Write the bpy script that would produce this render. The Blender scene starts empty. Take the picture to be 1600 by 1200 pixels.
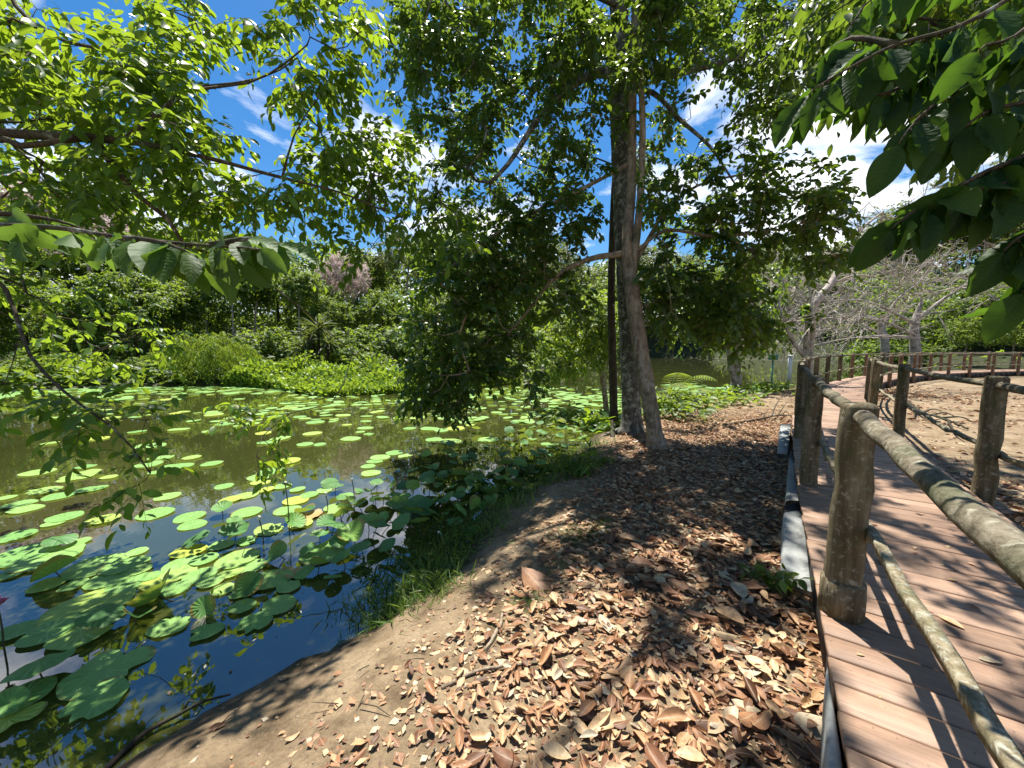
import bpy, math, random
import numpy as np
from mathutils import Vector
R = math.radians
rng = np.random.default_rng(7)
random.seed(7)
SC = bpy.context.scene
COL = SC.collection

# ------------------------------------------------------------------ camera
PITCH = 5.5
F = 600.0                      # focal length in pixels of a 1600 wide frame
CAM = np.array([0.0, 0.0, 1.75])
CP, SP = math.cos(R(PITCH)), math.sin(R(PITCH))
cd = bpy.data.cameras.new('camera'); cam = bpy.data.objects.new('camera', cd); COL.objects.link(cam)
cam.location = CAM; cam.rotation_euler = (R(90 - PITCH), 0, 0)
cd.sensor_width = 36; cd.lens = 36 * F / 1600; cd.clip_start = 0.02; cd.clip_end = 3000
SC.camera = cam

def ray(px, py):
    xc = (px - 800) / F; yc = -(py - 600) / F
    return np.array([xc, CP + yc * SP, -SP + yc * CP])
def at_y(px, py, Y):           # point of the place seen at px, py that stands Y metres ahead
    d = ray(px, py); return CAM + d * (Y / d[1])
def at_z(px, py, z):
    d = ray(px, py); return CAM + d * ((z - CAM[2]) / d[2])

# ------------------------------------------------------------------ mesh helpers
class MB:
    def __init__(s): s.V = []; s.Q = []; s.T = []; s.A = []; s.n = 0
    def add(s, V, Q=None, T=None, A=None):
        V = np.asarray(V, float).reshape(-1, 3)
        if Q is not None and len(Q): s.Q.append(np.asarray(Q, int).reshape(-1, 4) + s.n)
        if T is not None and len(T): s.T.append(np.asarray(T, int).reshape(-1, 3) + s.n)
        s.V.append(V); s.A.append(np.zeros((len(V), 3)) if A is None else np.asarray(A, float)); s.n += len(V)
        return s
    def mesh(s, name, mat=None, smooth=True):
        me = bpy.data.meshes.new(name)
        V = np.concatenate(s.V) if s.V else np.zeros((0, 3))
        Q = np.concatenate(s.Q) if s.Q else np.zeros((0, 4), int)
        T = np.concatenate(s.T) if s.T else np.zeros((0, 3), int)
        me.vertices.add(len(V)); me.vertices.foreach_set('co', V.astype(np.float32).ravel())
        li = np.concatenate([Q.ravel(), T.ravel()]).astype(np.int32)
        me.loops.add(len(li)); me.loops.foreach_set('vertex_index', li)
        me.polygons.add(len(Q) + len(T))
        st = np.concatenate([np.arange(len(Q)) * 4, len(Q) * 4 + np.arange(len(T)) * 3]).astype(np.int32)
        me.polygons.foreach_set('loop_start', st)
        if smooth: me.polygons.foreach_set('use_smooth', np.ones(len(st), bool))
        A = np.concatenate(s.A) if s.A else np.zeros((0, 3))
        at = me.attributes.new('luv', 'FLOAT_VECTOR', 'POINT'); at.data.foreach_set('vector', A.astype(np.float32).ravel())
        me.update(calc_edges=True); me.validate()
        if mat: me.materials.append(mat)
        return me
    def build(s, name, mat, parent=None, smooth=True, loc=None):
        if parent is not None:           # vertices are given in the place's own metres; children sit at their thing's base
            off = np.zeros(3); q = parent
            while q is not None: off += np.array(q.location); q = q.parent
            s.V = [v - off for v in s.V]
        o = bpy.data.objects.new(name, s.mesh(name, mat, smooth)); COL.objects.link(o)
        if parent is not None: o.parent = parent
        if loc is not None: o.location = loc
        return o

def nrm(a, axis=-1):
    return a / np.maximum(np.linalg.norm(a, axis=axis, keepdims=True), 1e-9)

def tag(o, label=None, cat=None, group=None, kind=None):
    if label: o['label'] = label
    if cat: o['category'] = cat
    if group: o['group'] = group
    if kind: o['kind'] = kind
    return o
def empty(name, loc=(0, 0, 0), label=None, cat=None, group=None):
    o = bpy.data.objects.new(name, None); COL.objects.link(o); o.location = loc
    o.empty_display_size = .1
    return tag(o, label, cat, group)
def copy_tree(o, parent=None):
    c = o.copy(); COL.objects.link(c)
    if parent is not None: c.parent = parent
    for ch in list(o.children): copy_tree(ch, c)
    return c

def tube(mb, P, r, k=8, wob=0.0, cap=True, square=False, ang0=0.0):
    P = np.asarray(P, float); n = len(P)
    r = np.broadcast_to(np.asarray(r, float), (n,))
    T = nrm(np.gradient(P, axis=0))
    a = np.array([0, 0, 1.0]) if abs(T[0, 2]) < .9 else np.array([1.0, 0, 0])
    x = nrm(np.cross(T[0], a)); X = [x]
    for i in range(1, n):
        x = X[-1] - T[i] * np.dot(X[-1], T[i]); X.append(nrm(x))
    X = np.array(X); Y = np.cross(T, X)
    th = np.arange(k) * 2 * np.pi / k + ang0
    rr = r[:, None] * np.ones(k)
    if wob: rr = rr * (1 + wob * rng.normal(size=(n, k)))
    V = P[:, None] + rr[..., None] * (np.cos(th)[None, :, None] * X[:, None] + np.sin(th)[None, :, None] * Y[:, None])
    i = np.arange(n - 1)[:, None] * k; j = np.arange(k)[None]; j2 = (j + 1) % k
    Q = np.stack([i + j, i + j2, i + k + j2, i + k + j], -1).reshape(-1, 4)
    V = V.reshape(-1, 3); Tr = []
    if cap:
        V = np.concatenate([V, P[:1], P[-1:]])
        for q in range(k):
            Tr.append([n * k, (q + 1) % k, q]); Tr.append([n * k + 1, (n - 1) * k + q, (n - 1) * k + (q + 1) % k])
    s = np.concatenate([[0], np.cumsum(np.linalg.norm(np.diff(P, axis=0), axis=1))])
    mb.add(V, Q, Tr)

def spline(pts, n=None, step=None):
    P = np.asarray(pts, float)
    if len(P) == 2: 
        m = n or max(2, int(np.linalg.norm(P[1] - P[0]) / (step or .1)) + 1)
        return P[0] + (P[1] - P[0]) * np.linspace(0, 1, m)[:, None]
    Q = np.concatenate([[2 * P[0] - P[1]], P, [2 * P[-1] - P[-2]]]); out = []
    for i in range(1, len(Q) - 2):
        t = np.linspace(0, 1, 40, endpoint=False)[:, None]
        a, b, c, d = Q[i - 1], Q[i], Q[i + 1], Q[i + 2]
        out.append(.5 * (2 * b + (c - a) * t + (2 * a - 5 * b + 4 * c - d) * t * t + (3 * b - a - 3 * c + d) * t ** 3))
    out = np.concatenate(out + [P[-1:]])
    s = np.concatenate([[0], np.cumsum(np.linalg.norm(np.diff(out, axis=0), axis=1))])
    m = n or max(2, int(s[-1] / step) + 1)
    u = np.linspace(0, s[-1], m)
    return np.stack([np.interp(u, s, out[:, k]) for k in range(P.shape[1])], 1)

BOXQ = np.array([[0, 3, 2, 1], [4, 5, 6, 7], [0, 1, 5, 4], [1, 2, 6, 5], [2, 3, 7, 6], [3, 0, 4, 7]])
def prism(mb, bot, z0, z1, top=None):  # four plan corners (counter-clockwise), optional other top corners
    b = np.asarray(bot, float); t = b if top is None else np.asarray(top, float)
    V = np.concatenate([np.c_[b, np.broadcast_to(z0, 4)], np.c_[t, np.broadcast_to(z1, 4)]])
    mb.add(V, BOXQ)

# ------------------------------------------------------------------ leaves
def leaf_template(rows=3, width=.42, fold=.25, droop=.25, peak=.45, wav=0.0, cols=1):
    """leaf along +y from 0 to 1, two halves folded on the midrib; returns V, Q, T, A"""
    t = np.linspace(0, 1, rows + 2)[1:-1]
    w = width * .5 * np.sin(np.pi * t ** (np.log(.5) / np.log(peak))) ** .8
    c = np.linspace(-1, 1, 2 * cols + 1)
    z = -droop * t ** 2
    yy = t * (1 - droop * .2)
    V = [[0, 0, 0]]; A = [[0, 0, 0]]
    for i in range(rows):
        for q in c:
            e = wav * np.sin(i * 2.6 + (q > 0) * 1.3) * abs(q) * w[i] * 2
            V.append([q * w[i] * (1 - fold * .2), yy[i], z[i] + fold * abs(q) ** 1.4 * w[i] + e]); A.append([q, t[i], w[i]])
    V.append([0, 1 - droop * .2, -droop]); A.append([0, 1, 0])
    m = len(c); Q = []; T = []
    for q in range(m - 1):
        T.append([0, 1 + q + 1, 1 + q])
        for i in range(rows - 1):
            a = 1 + i * m + q; Q.append([a, a + 1, a + m + 1, a + m])
        a = 1 + (rows - 1) * m + q; T.append([a, a + 1, len(V) - 1])
    return np.array(V), np.array(Q).reshape(-1, 4), np.array(T), np.array(A)

def put_leaves(mb, tm, P, D, U, S, W=None):
    V, Q, T, A = tm; N = len(P); n = len(V)
    if N == 0: return
    D = nrm(np.asarray(D, float)); X = nrm(np.cross(D, U)); Z = np.cross(X, D)
    S = np.broadcast_to(np.asarray(S, float), (N,))
    W = S if W is None else W
    VV = P[:, None] + (W[:, None, None] * V[None, :, 0:1]) * X[:, None] + (S[:, None, None] * V[None, :, 1:2]) * D[:, None] + (S[:, None, None] * V[None, :, 2:3]) * Z[:, None]
    off = (np.arange(N) * n)[:, None, None]
    mb.add(VV.reshape(-1, 3), (Q[None] + off).reshape(-1, 4) if len(Q) else None, (T[None] + off).reshape(-1, 3), np.tile(A, (N, 1)))

def rand_dir(n): return nrm(rng.normal(size=(n, 3)))

def twigs_and_leaves(mbw, mbl, tms, C, D, n_tw=5, L=.5, n_lf=7, size=.1, droop=.35, spread=.9, tw_r=.003, up=1.0, size_var=.42, tip=1, start=.2):
    """short leafy twigs at every cluster point C (outward direction D)"""
    C = np.repeat(C, n_tw, 0); D = np.repeat(D, n_tw, 0); N = len(C)
    d = nrm(D + spread * rand_dir(N)); l = L * rng.uniform(.55, 1.25, N)
    sag = droop * l
    def pt(s): return C + d * (l * s)[:, None] - np.array([0, 0, 1.0]) * (sag * s * s)[:, None]
    if mbw is not None:
        ss = [0, .5, 1]; k = 3
        ax = nrm(np.cross(d, rand_dir(N))); ay = np.cross(d, ax)
        rings = []
        for s in ss:
            p = pt(np.full(N, s)); r = tw_r * (1.3 - s)
            rings.append(np.stack([p + r * (math.cos(a) * ax + math.sin(a) * ay) for a in (0, 2.1, 4.2)], 1))
        V = np.stack(rings, 1).reshape(-1, 3)
        q = np.array([[i * k + j, i * k + (j + 1) % k, (i + 1) * k + (j + 1) % k, (i + 1) * k + j] for i in range(2) for j in range(3)])
        mbw.add(V, (q[None] + (np.arange(N) * 9)[:, None, None]).reshape(-1, 4))
    per = [[] for _ in tms]
    for j in range(n_lf):
        s = np.clip(start + (1 - start) * (j + .7 * rng.random(N)) / n_lf, 0, 1)
        p = pt(s); td = nrm(d - np.array([0, 0, 1.0]) * (2 * droop * s)[:, None])
        side = nrm(np.cross(td, np.array([0, 0, 1.0])) + .25 * rand_dir(N)) * (1 if j % 2 else -1)
        fwd = .55 if j < n_lf - tip else 2.2
        ld = nrm(side + td * fwd - np.array([0, 0, 1.0]) * droop * rng.uniform(.3, 1.6, N)[:, None] + .35 * rand_dir(N))
        U = nrm(np.array([0, 0, up]) + .75 * rand_dir(N))
        S = size * (1 + size_var * rng.uniform(-1, 1, N))
        per[j % len(tms)].append((p, ld, U, S))
    for tm, lst in zip(tms, per):
        if lst: put_leaves(mbl, tm, *[np.concatenate([x[i] for x in lst]) for i in range(4)])

# ------------------------------------------------------------------ branch growth
class Skel:
    def __init__(s): s.P = []; s.par = []; s.r0 = []
    def line(s, pts, parent=-1, step=.25, r=None):
        """add a limb; pts[0] is where it starts (or it joins node `parent`)"""
        P = spline(pts, step=step); rr = None if r is None else np.linspace(r[0], r[1], len(P))
        last = parent
        for i, p in enumerate(P):
            if i == 0 and parent >= 0: continue
            s.P.append(p); s.par.append(last); s.r0.append(0 if rr is None else rr[i]); last = len(s.P) - 1
        return last
    def near(s, p):
        return int(np.argmin(np.linalg.norm(np.array(s.P) - p, axis=1)))
    def branch(s, pts, step=.25, r=None):
        j = s.near(np.asarray(pts[0], float)); P = [s.P[j]] + [np.asarray(q, float) for q in pts[1:]]
        return s.line(P, j, step, r)
    def grow(s, targets, step=.35, curve=.5, jit=.12, minz=.0, sag=0.0):
        """reach every target from the nearest branch, nearest targets first; returns (end points, directions)"""
        targets = np.asarray(targets, float)
        base = np.array(s.P)
        dist = np.min(np.linalg.norm(targets[:, None] - base[None], axis=2), axis=1)
        ends = []; dirs = []
        cap = len(s.P) + 60 * len(targets); buf = np.zeros((cap, 3)); n = len(s.P); buf[:n] = base
        for t in targets[np.argsort(dist)]:
            d = np.linalg.norm(buf[:n] - t, axis=1)
            zpen = np.maximum(0, buf[:n, 2] - t[2]) * 0.0
            j = int(np.argmin(d + zpen)); p = buf[j].copy()
            pd = buf[j] - buf[s.par[j]] if s.par[j] >= 0 else t - p
            pd = nrm(pd); m = max(2, int(d[j] / step)); last = j
            for i in range(m):
                to = t - p; L = np.linalg.norm(to) / (m - i)
                f = (i + 1) / m
                dr = nrm(nrm(to) * (1 - curve * (1 - f)) + pd * curve * (1 - f))
                q = p + dr * L + jit * L * rng.normal(size=3) * (i < m - 1)
                if i == m - 1: q = t
                if n >= cap: break
                buf[n] = q; s.P.append(q); s.par.append(last); s.r0.append(0); last = n; n += 1
                pd = nrm(q - p); p = q
            ends.append(p); dirs.append(pd)
        return np.array(ends), np.array(dirs)
    def radii(s, tip=.006, ex=2.4, rmax=None):
        n = len(s.P); w = np.zeros(n); ch = [[] for _ in range(n)]
        for i, p in enumerate(s.par):
            if p >= 0: ch[p].append(i)
        r = np.zeros(n)
        for i in range(n - 1, -1, -1):
            acc = sum(r[c] ** ex for c in ch[i])
            r[i] = max((acc + (tip ** ex if not ch[i] else (tip * .25) ** ex)) ** (1 / ex), s.r0[i])
            if rmax and s.r0[i] == 0: r[i] = min(r[i], rmax)
        s.r = r; s.ch = ch; return r
    def mesh(s, mb, k=6, kbig=12, big=.08, wob=.0):
        n = len(s.P); P = np.array(s.P); done = np.zeros(n, bool)
        for i in range(n):
            if done[i]: continue
            chain = [i] if s.par[i] < 0 else [s.par[i], i]
            done[i] = True; c = i
            while s.ch[c]:
                c2 = max((x for x in s.ch[c] if not done[x]), key=lambda x: s.r[x], default=None)
                if c2 is None: break
                done[c2] = True; chain.append(c2); c = c2
            if len(chain) < 2: continue
            r = s.r[chain].copy()
            if s.par[i] >= 0: r[0] = min(r[0], r[1] * 1.25)
            tube(mb, P[chain], r, kbig if r.max() > big else (k if r.max() > .02 else 4), wob if r.max() > big else 0)

# ------------------------------------------------------------------ materials
MAT = {}
def nodes(name):
    m = bpy.data.materials.new(name); m.use_nodes = True; nt = m.node_tree; nt.nodes.clear()
    out = nt.nodes.new('ShaderNodeOutputMaterial'); MAT[name] = m
    def N(t, **kw):
        n = nt.nodes.new(t)
        for k, v in kw.items():
            if k.startswith('i_'):
                n.inputs[k[2:].replace('_', ' ')].default_value = v
            else: setattr(n, k, v)
        return n
    def L(a, b): nt.links.new(a, b)
    return m, N, L, out
def ramp(N, stops, interp='LINEAR'):
    r = N('ShaderNodeValToRGB'); r.color_ramp.interpolation = interp; e = r.color_ramp.elements
    while len(e) < len(stops): e.new(.5)
    for x, (p, c) in zip(e, stops):
        x.position = p; x.color = (*c, 1) if len(c) == 3 else c
    return r
def noise(N, L, scale, detail=6, rough=.6, coord='Object', vec=None, dist=0.0):
    t = N('ShaderNodeTexNoise'); t.inputs['Scale'].default_value = scale; t.inputs['Detail'].default_value = detail
    t.inputs['Roughness'].default_value = rough; t.inputs['Distortion'].default_value = dist
    if vec is None:
        c = N('ShaderNodeTexCoord'); L(c.outputs[coord], t.inputs['Vector'])
    else: L(vec, t.inputs['Vector'])
    return t
def mixc(N, L, a, b, f, blend='MIX'):
    m = N('ShaderNodeMix', data_type='RGBA', blend_type=blend)
    for sock, v in (('A', a), ('B', b)):
        i = [x for x in m.inputs if x.name == sock and x.type == 'RGBA'][0]
        if isinstance(v, (tuple, list)): i.default_value = (*v, 1)
        else: L(v, i)
    if isinstance(f, (int, float)): m.inputs[0].default_value = f
    else: L(f, m.inputs[0])
    return [x for x in m.outputs if x.type == 'RGBA'][0]

def leaf_mat(name, stops, trans=(.30, .45, .04), tmix=.42, rough=.42, spec=.4, vein=0.0, dead=None, obj_rand=False, big=1.2):
    m, N, L, out = nodes(name)
    g = N('ShaderNodeNewGeometry'); rp = ramp(N, stops)
    if obj_rand:
        oi = N('ShaderNodeObjectInfo'); L(oi.outputs['Random'], rp.inputs['Fac'])
    else:
        L(g.outputs['Random Per Island'], rp.inputs['Fac'])
    nz = noise(N, L, big, 3, .6); mr = N('ShaderNodeMapRange'); L(nz.outputs['Fac'], mr.inputs['Value'])
    mr.inputs['From Min'].default_value = .3; mr.inputs['From Max'].default_value = .7
    mr.inputs['To Min'].default_value = .72; mr.inputs['To Max'].default_value = 1.25
    hs = N('ShaderNodeHueSaturation'); L(rp.outputs['Color'], hs.inputs['Color']); L(mr.outputs['Result'], hs.inputs['Value'])
    col = hs.outputs['Color']
    b = N('ShaderNodeBsdfPrincipled'); b.inputs['Roughness'].default_value = rough; b.inputs['Specular IOR Level'].default_value = spec
    if vein:
        at = N('ShaderNodeAttribute', attribute_name='luv'); sx = N('ShaderNodeSeparateXYZ'); L(at.outputs['Vector'], sx.inputs[0])
        ab = N('ShaderNodeMath', operation='ABSOLUTE'); L(sx.outputs['X'], ab.inputs[0])
        a1 = N('ShaderNodeMath', operation='MULTIPLY_ADD'); L(ab.outputs[0], a1.inputs[0]); a1.inputs[1].default_value = -.16; L(sx.outputs['Y'], a1.inputs[2])
        a2 = N('ShaderNodeMath', operation='MULTIPLY'); L(a1.outputs[0], a2.inputs[0]); a2.inputs[1].default_value = 2 * math.pi * 11
        a3 = N('ShaderNodeMath', operation='SINE'); L(a2.outputs[0], a3.inputs[0])
        pw = N('ShaderNodeMapRange'); L(a3.outputs[0], pw.inputs['Value']); pw.inputs['From Min'].default_value = .75; pw.inputs['From Max'].default_value = 1
        mid = N('ShaderNodeMapRange'); L(ab.outputs[0], mid.inputs['Value']); mid.inputs['From Min'].default_value = .1; mid.inputs['From Max'].default_value = .0
        mx = N('ShaderNodeMath', operation='MAXIMUM'); L(pw.outputs[0], mx.inputs[0]); L(mid.outputs[0], mx.inputs[1])
        sc = N('ShaderNodeMath', operation='MULTIPLY'); L(mx.outputs[0], sc.inputs[0]); sc.inputs[1].default_value = vein
        col = mixc(N, L, col, (.22, .30, .08), sc.outputs[0])
        bp = N('ShaderNodeBump'); bp.inputs['Strength'].default_value = .12; bp.inputs['Distance'].default_value = .003; L(a3.outputs[0], bp.inputs['Height'])
        L(bp.outputs[0], b.inputs['Normal'])
    L(col, b.inputs['Base Color'])
    tr = N('ShaderNodeBsdfTranslucent')
    tc = mixc(N, L, col, trans, .68); L(tc, tr.inputs['Color'])
    ms = N('ShaderNodeMixShader'); ms.inputs[0].default_value = tmix
    L(b.outputs[0], ms.inputs[1]); L(tr.outputs[0], ms.inputs[2]); L(ms.outputs[0], out.inputs['Surface'])
    return m

def bark_mat(name, dark, mid, light, lich=.5, scale=6.0, stretch=.25, bump=.6, lscale=5.0, lcol=(.42, .44, .38)):
    m, N, L, out = nodes(name)
    c = N('ShaderNodeTexCoord'); mp = N('ShaderNodeMapping'); L(c.outputs['Object'], mp.inputs[0]); mp.inputs['Scale'].default_value = (1, 1, stretch)
    n1 = noise(N, L, scale * 3, 8, .65, vec=mp.outputs[0]); rp = ramp(N, [(.3, dark), (.5, mid), (.72, light)]); L(n1.outputs['Fac'], rp.inputs[0])
    n2 = noise(N, L, lscale, 7, .68, dist=.4); th = ramp(N, [(.5 + .12 * (1 - lich), (0, 0, 0)), (.61 + .12 * (1 - lich), (1, 1, 1))]); L(n2.outputs['Fac'], th.inputs[0])
    col = mixc(N, L, rp.outputs[0], lcol, th.outputs[0])
    n3 = noise(N, L, 3.1, 4, .6); th3 = ramp(N, [(.52, (0, 0, 0)), (.66, (.7, .7, .7))]); L(n3.outputs['Fac'], th3.inputs[0])
    col = mixc(N, L, col, (.055, .07, .03), th3.outputs[0])
    b = N('ShaderNodeBsdfPrincipled'); b.inputs['Roughness'].default_value = .88; b.inputs['Specular IOR Level'].default_value = .15
    L(col, b.inputs['Base Color'])
    bp = N('ShaderNodeBump'); bp.inputs['Strength'].default_value = bump; bp.inputs['Distance'].default_value = .02; L(n1.outputs['Fac'], bp.inputs['Height']); L(bp.outputs[0], b.inputs['Normal'])
    L(b.outputs[0], out.inputs['Surface']); return m

def plain(name, col, rough=.7, var=.25, scale=8, bump=.2, dist=.01, spec=.3):
    m, N, L, out = nodes(name); n = noise(N, L, scale, 7, .65)
    lo = tuple(x * (1 - var) for x in col); hi = tuple(min(1, x * (1 + var)) for x in col)
    rp = ramp(N, [(.3, lo), (.7, hi)]); L(n.outputs['Fac'], rp.inputs[0])
    b = N('ShaderNodeBsdfPrincipled'); b.inputs['Roughness'].default_value = rough; b.inputs['Specular IOR Level'].default_value = spec; L(rp.outputs[0], b.inputs['Base Color'])
    bp = N('ShaderNodeBump'); bp.inputs['Strength'].default_value = bump; bp.inputs['Distance'].default_value = dist; L(n.outputs['Fac'], bp.inputs['Height']); L(bp.outputs[0], b.inputs['Normal'])
    L(b.outputs[0], out.inputs['Surface']); return m
# ================================================================== light, sky
SC.view_settings.view_transform = 'Standard'; SC.view_settings.look = 'None'; SC.view_settings.gamma = 1
SC.view_settings.exposure = 1.2
SUN_EL, SUN_AZ = 68, -6         # degrees above the horizon; azimuth from straight ahead towards the right
sv = np.array([math.sin(R(SUN_AZ)) * math.cos(R(SUN_EL)), math.cos(R(SUN_AZ)) * math.cos(R(SUN_EL)), math.sin(R(SUN_EL))])
sl = bpy.data.lights.new('sun', 'SUN'); sl.energy = 5.0; sl.angle = R(.55); sl.color = (1, .955, .88)
so = bpy.data.objects.new('sun', sl); COL.objects.link(so); so.location = (0, 0, 60)
so.rotation_euler = Vector(-sv).to_track_quat('-Z', 'Y').to_euler()
W = bpy.data.worlds.new('World'); SC.world = W; W.use_nodes = True
nt = W.node_tree; nt.nodes.clear()
def WN(t, **kw):
    n = nt.nodes.new(t)
    for k, v in kw.items(): setattr(n, k, v)
    return n
WL = nt.links.new
sky = WN('ShaderNodeTexSky', sky_type='NISHITA', sun_disc=False, sun_elevation=R(SUN_EL), sun_rotation=R(SUN_AZ), air_density=1.0, dust_density=.35, ozone_density=2.2)
tc = WN('ShaderNodeTexCoord'); sx = WN('ShaderNodeSeparateXYZ'); WL(tc.outputs['Generated'], sx.inputs[0])
za = WN('ShaderNodeMath', operation='ADD'); WL(sx.outputs['Z'], za.inputs[0]); za.inputs[1].default_value = .22
zm = WN('ShaderNodeMath', operation='MAXIMUM'); WL(za.outputs[0], zm.inputs[0]); zm.inputs[1].default_value = .05
dx = WN('ShaderNodeMath', operation='DIVIDE'); WL(sx.outputs['X'], dx.inputs[0]); WL(zm.outputs[0], dx.inputs[1])
dy = WN('ShaderNodeMath', operation='DIVIDE'); WL(sx.outputs['Y'], dy.inputs[0]); WL(zm.outputs[0], dy.inputs[1])
cb = WN('ShaderNodeCombineXYZ'); WL(dx.outputs[0], cb.inputs[0]); WL(dy.outputs[0], cb.inputs[1]); cb.inputs[2].default_value = 3.7
nz = WN('ShaderNodeTexNoise'); nz.inputs['Scale'].default_value = 1.75; nz.inputs['Detail'].default_value = 9; nz.inputs['Roughness'].default_value = .56; nz.inputs['Distortion'].default_value = .25
WL(cb.outputs[0], nz.inputs['Vector'])
cr = WN('ShaderNodeValToRGB'); cr.color_ramp.elements[0].position = .50; cr.color_ramp.elements[1].position = .62
WL(nz.outputs['Fac'], cr.inputs[0])
# cumulus grows denser towards the horizon
hz = WN('ShaderNodeMapRange'); WL(sx.outputs['Z'], hz.inputs['Value'])
hz.inputs['From Min'].default_value = .10; hz.inputs['From Max'].default_value = .62; hz.inputs['To Min'].default_value = .075; hz.inputs['To Max'].default_value = -.085
ad = WN('ShaderNodeMath', operation='ADD'); WL(nz.outputs['Fac'], ad.inputs[0]); WL(hz.outputs[0], ad.inputs[1]); WL(ad.outputs[0], cr.inputs[0])
n2 = WN('ShaderNodeTexNoise'); n2.inputs['Scale'].default_value = 4.0; n2.inputs['Detail'].default_value = 6; WL(cb.outputs[0], n2.inputs['Vector'])
c2 = WN('ShaderNodeValToRGB'); c2.color_ramp.elements[0].position = .35; c2.color_ramp.elements[0].color = (7.2, 7.7, 8.8, 1); c2.color_ramp.elements[1].position = .6; c2.color_ramp.elements[1].color = (13, 13, 13.2, 1)
WL(n2.outputs['Fac'], c2.inputs[0])
hs = WN('ShaderNodeHueSaturation'); hs.inputs['Saturation'].default_value = 1.4; WL(sky.outputs[0], hs.inputs['Color'])
mx = WN('ShaderNodeMix', data_type='RGBA'); WL(cr.outputs['Color'], mx.inputs[0])
WL(hs.outputs[0], [i for i in mx.inputs if i.name == 'A' and i.type == 'RGBA'][0]); WL(c2.outputs[0], [i for i in mx.inputs if i.name == 'B' and i.type == 'RGBA'][0])
bg = WN('ShaderNodeBackground'); bg.inputs['Strength'].default_value = .066; WL([o for o in mx.outputs if o.type == 'RGBA'][0], bg.inputs['Color'])
wo = WN('ShaderNodeOutputWorld'); WL(bg.outputs[0], wo.inputs[0])
SC.cycles.use_denoising = True
SC.cycles.max_bounces = 8; SC.cycles.diffuse_bounces = 4; SC.cycles.glossy_bounces = 3; SC.cycles.transmission_bounces = 5; SC.cycles.transparent_max_bounces = 4
SC.cycles.sample_clamp_indirect = 6; SC.cycles.caustics_reflective = False; SC.cycles.caustics_refractive = False

# ================================================================== ground and pond
ZW = -0.35
SHORE = np.array([(-12, -6), (-25, 2), (-27, 14), (-22, 20), (-12, 21.8), (-6, 22.6), (-3, 24), (2, 27), (5, 38), (8, 60), (16, 78), (36, 78), (46, 62), (43, 46), (37, 36), (28.5, 29.6),
                  (15.5, 19.8), (11, 17), (8, 15.2), (5.6, 13.2), (4, 11.5), (3, 10.3), (2.14, 9.2), (1.3, 7.8), (.53, 6.23), (-.33, 4.73), (-.62, 3.56),
                  (-1.2, 2.67), (-1.48, 2.35), (-2.08, 1.73), (-3.5, .6), (-6, -1.5)], float)
def shore_dist(x, y):
    """metres from the waterline, positive on land"""
    P = np.stack([np.ravel(x), np.ravel(y)], 1); A = SHORE; B = np.roll(A, -1, 0)
    best = np.full(len(P), 1e9); inside = np.zeros(len(P), bool)
    for a, b in zip(A, B):
        ab = b - a; t = np.clip(((P - a) @ ab) / (ab @ ab), 0, 1)
        best = np.minimum(best, np.linalg.norm(P - a - t[:, None] * ab, axis=1))
        c = (a[1] > P[:, 1]) != (b[1] > P[:, 1])
        with np.errstate(divide='ignore', invalid='ignore'):
            xi = a[0] + (P[:, 1] - a[1]) * ab[0] / ab[1]
        inside ^= c & (P[:, 0] < xi)
    return np.where(inside, -best, best).reshape(np.shape(x))
_ph = rng.uniform(0, 6.28, (14, 2)); _fr = rng.normal(size=(14, 2)) * np.array([.5, .5, .9, .9, 1.6, 1.6, 2.4, 2.4, 3.6, 3.6, 5, 5, 7, 7])[:, None]
def bumps(x, y):
    r = 0
    for i in range(14): r = r + np.sin(_fr[i, 0] * x + _fr[i, 1] * y + _ph[i, 0]) / (1.2 + np.linalg.norm(_fr[i]))
    return r
def ground_z(x, y):
    x = np.asarray(x, float); y = np.asarray(y, float)
    d = shore_dist(x, y) + .07 * bumps(x * 2.2, y * 2.2) + .03 * bumps(x * 7 + 3, y * 7)
    t = np.clip(d / 1.5, 0, 1)
    land = ZW + .35 * (1 - (1 - t) ** 1.8) + .012 * bumps(x, y) * np.clip(d * 2, 0, 1)
    bed = ZW + np.maximum(d * .30, -1.4)
    far = np.clip(y - 25, 0, None) + np.clip(-x - 24, 0, None) * .6
    hill = 9 * (1 - np.exp(-np.clip(far - 6, 0, None) / 40)) + np.clip(np.hypot(x, y) - 95, 0, None) * .06
    return np.where(d > 0, land + hill * np.clip(d / 10, 0, 1), bed)
def lines(parts):
    return np.unique(np.round(np.concatenate(parts), 4))
gx = lines([np.linspace(-400, -30, 30), np.arange(-30, -6, .9), np.arange(-6, 9, .075), np.arange(9, 30, .5), np.arange(30, 60, 2.5), np.linspace(60, 420, 28)])
gy = lines([np.linspace(-200, -8, 16), np.arange(-8, 0, .5), np.arange(0, 12, .075), np.arange(12, 28, .35), np.arange(28, 60, 2), np.linspace(60, 500, 34)])
X, Y = np.meshgrid(gx, gy); Z = ground_z(X, Y)
n_, m_ = X.shape
idx = np.arange(n_ * m_).reshape(n_, m_)
g = MB(); g.add(np.stack([X, Y, Z], -1).reshape(-1, 3), np.stack([idx[:-1, :-1], idx[:-1, 1:], idx[1:, 1:], idx[1:, :-1]], -1).reshape(-1, 4))
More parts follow.
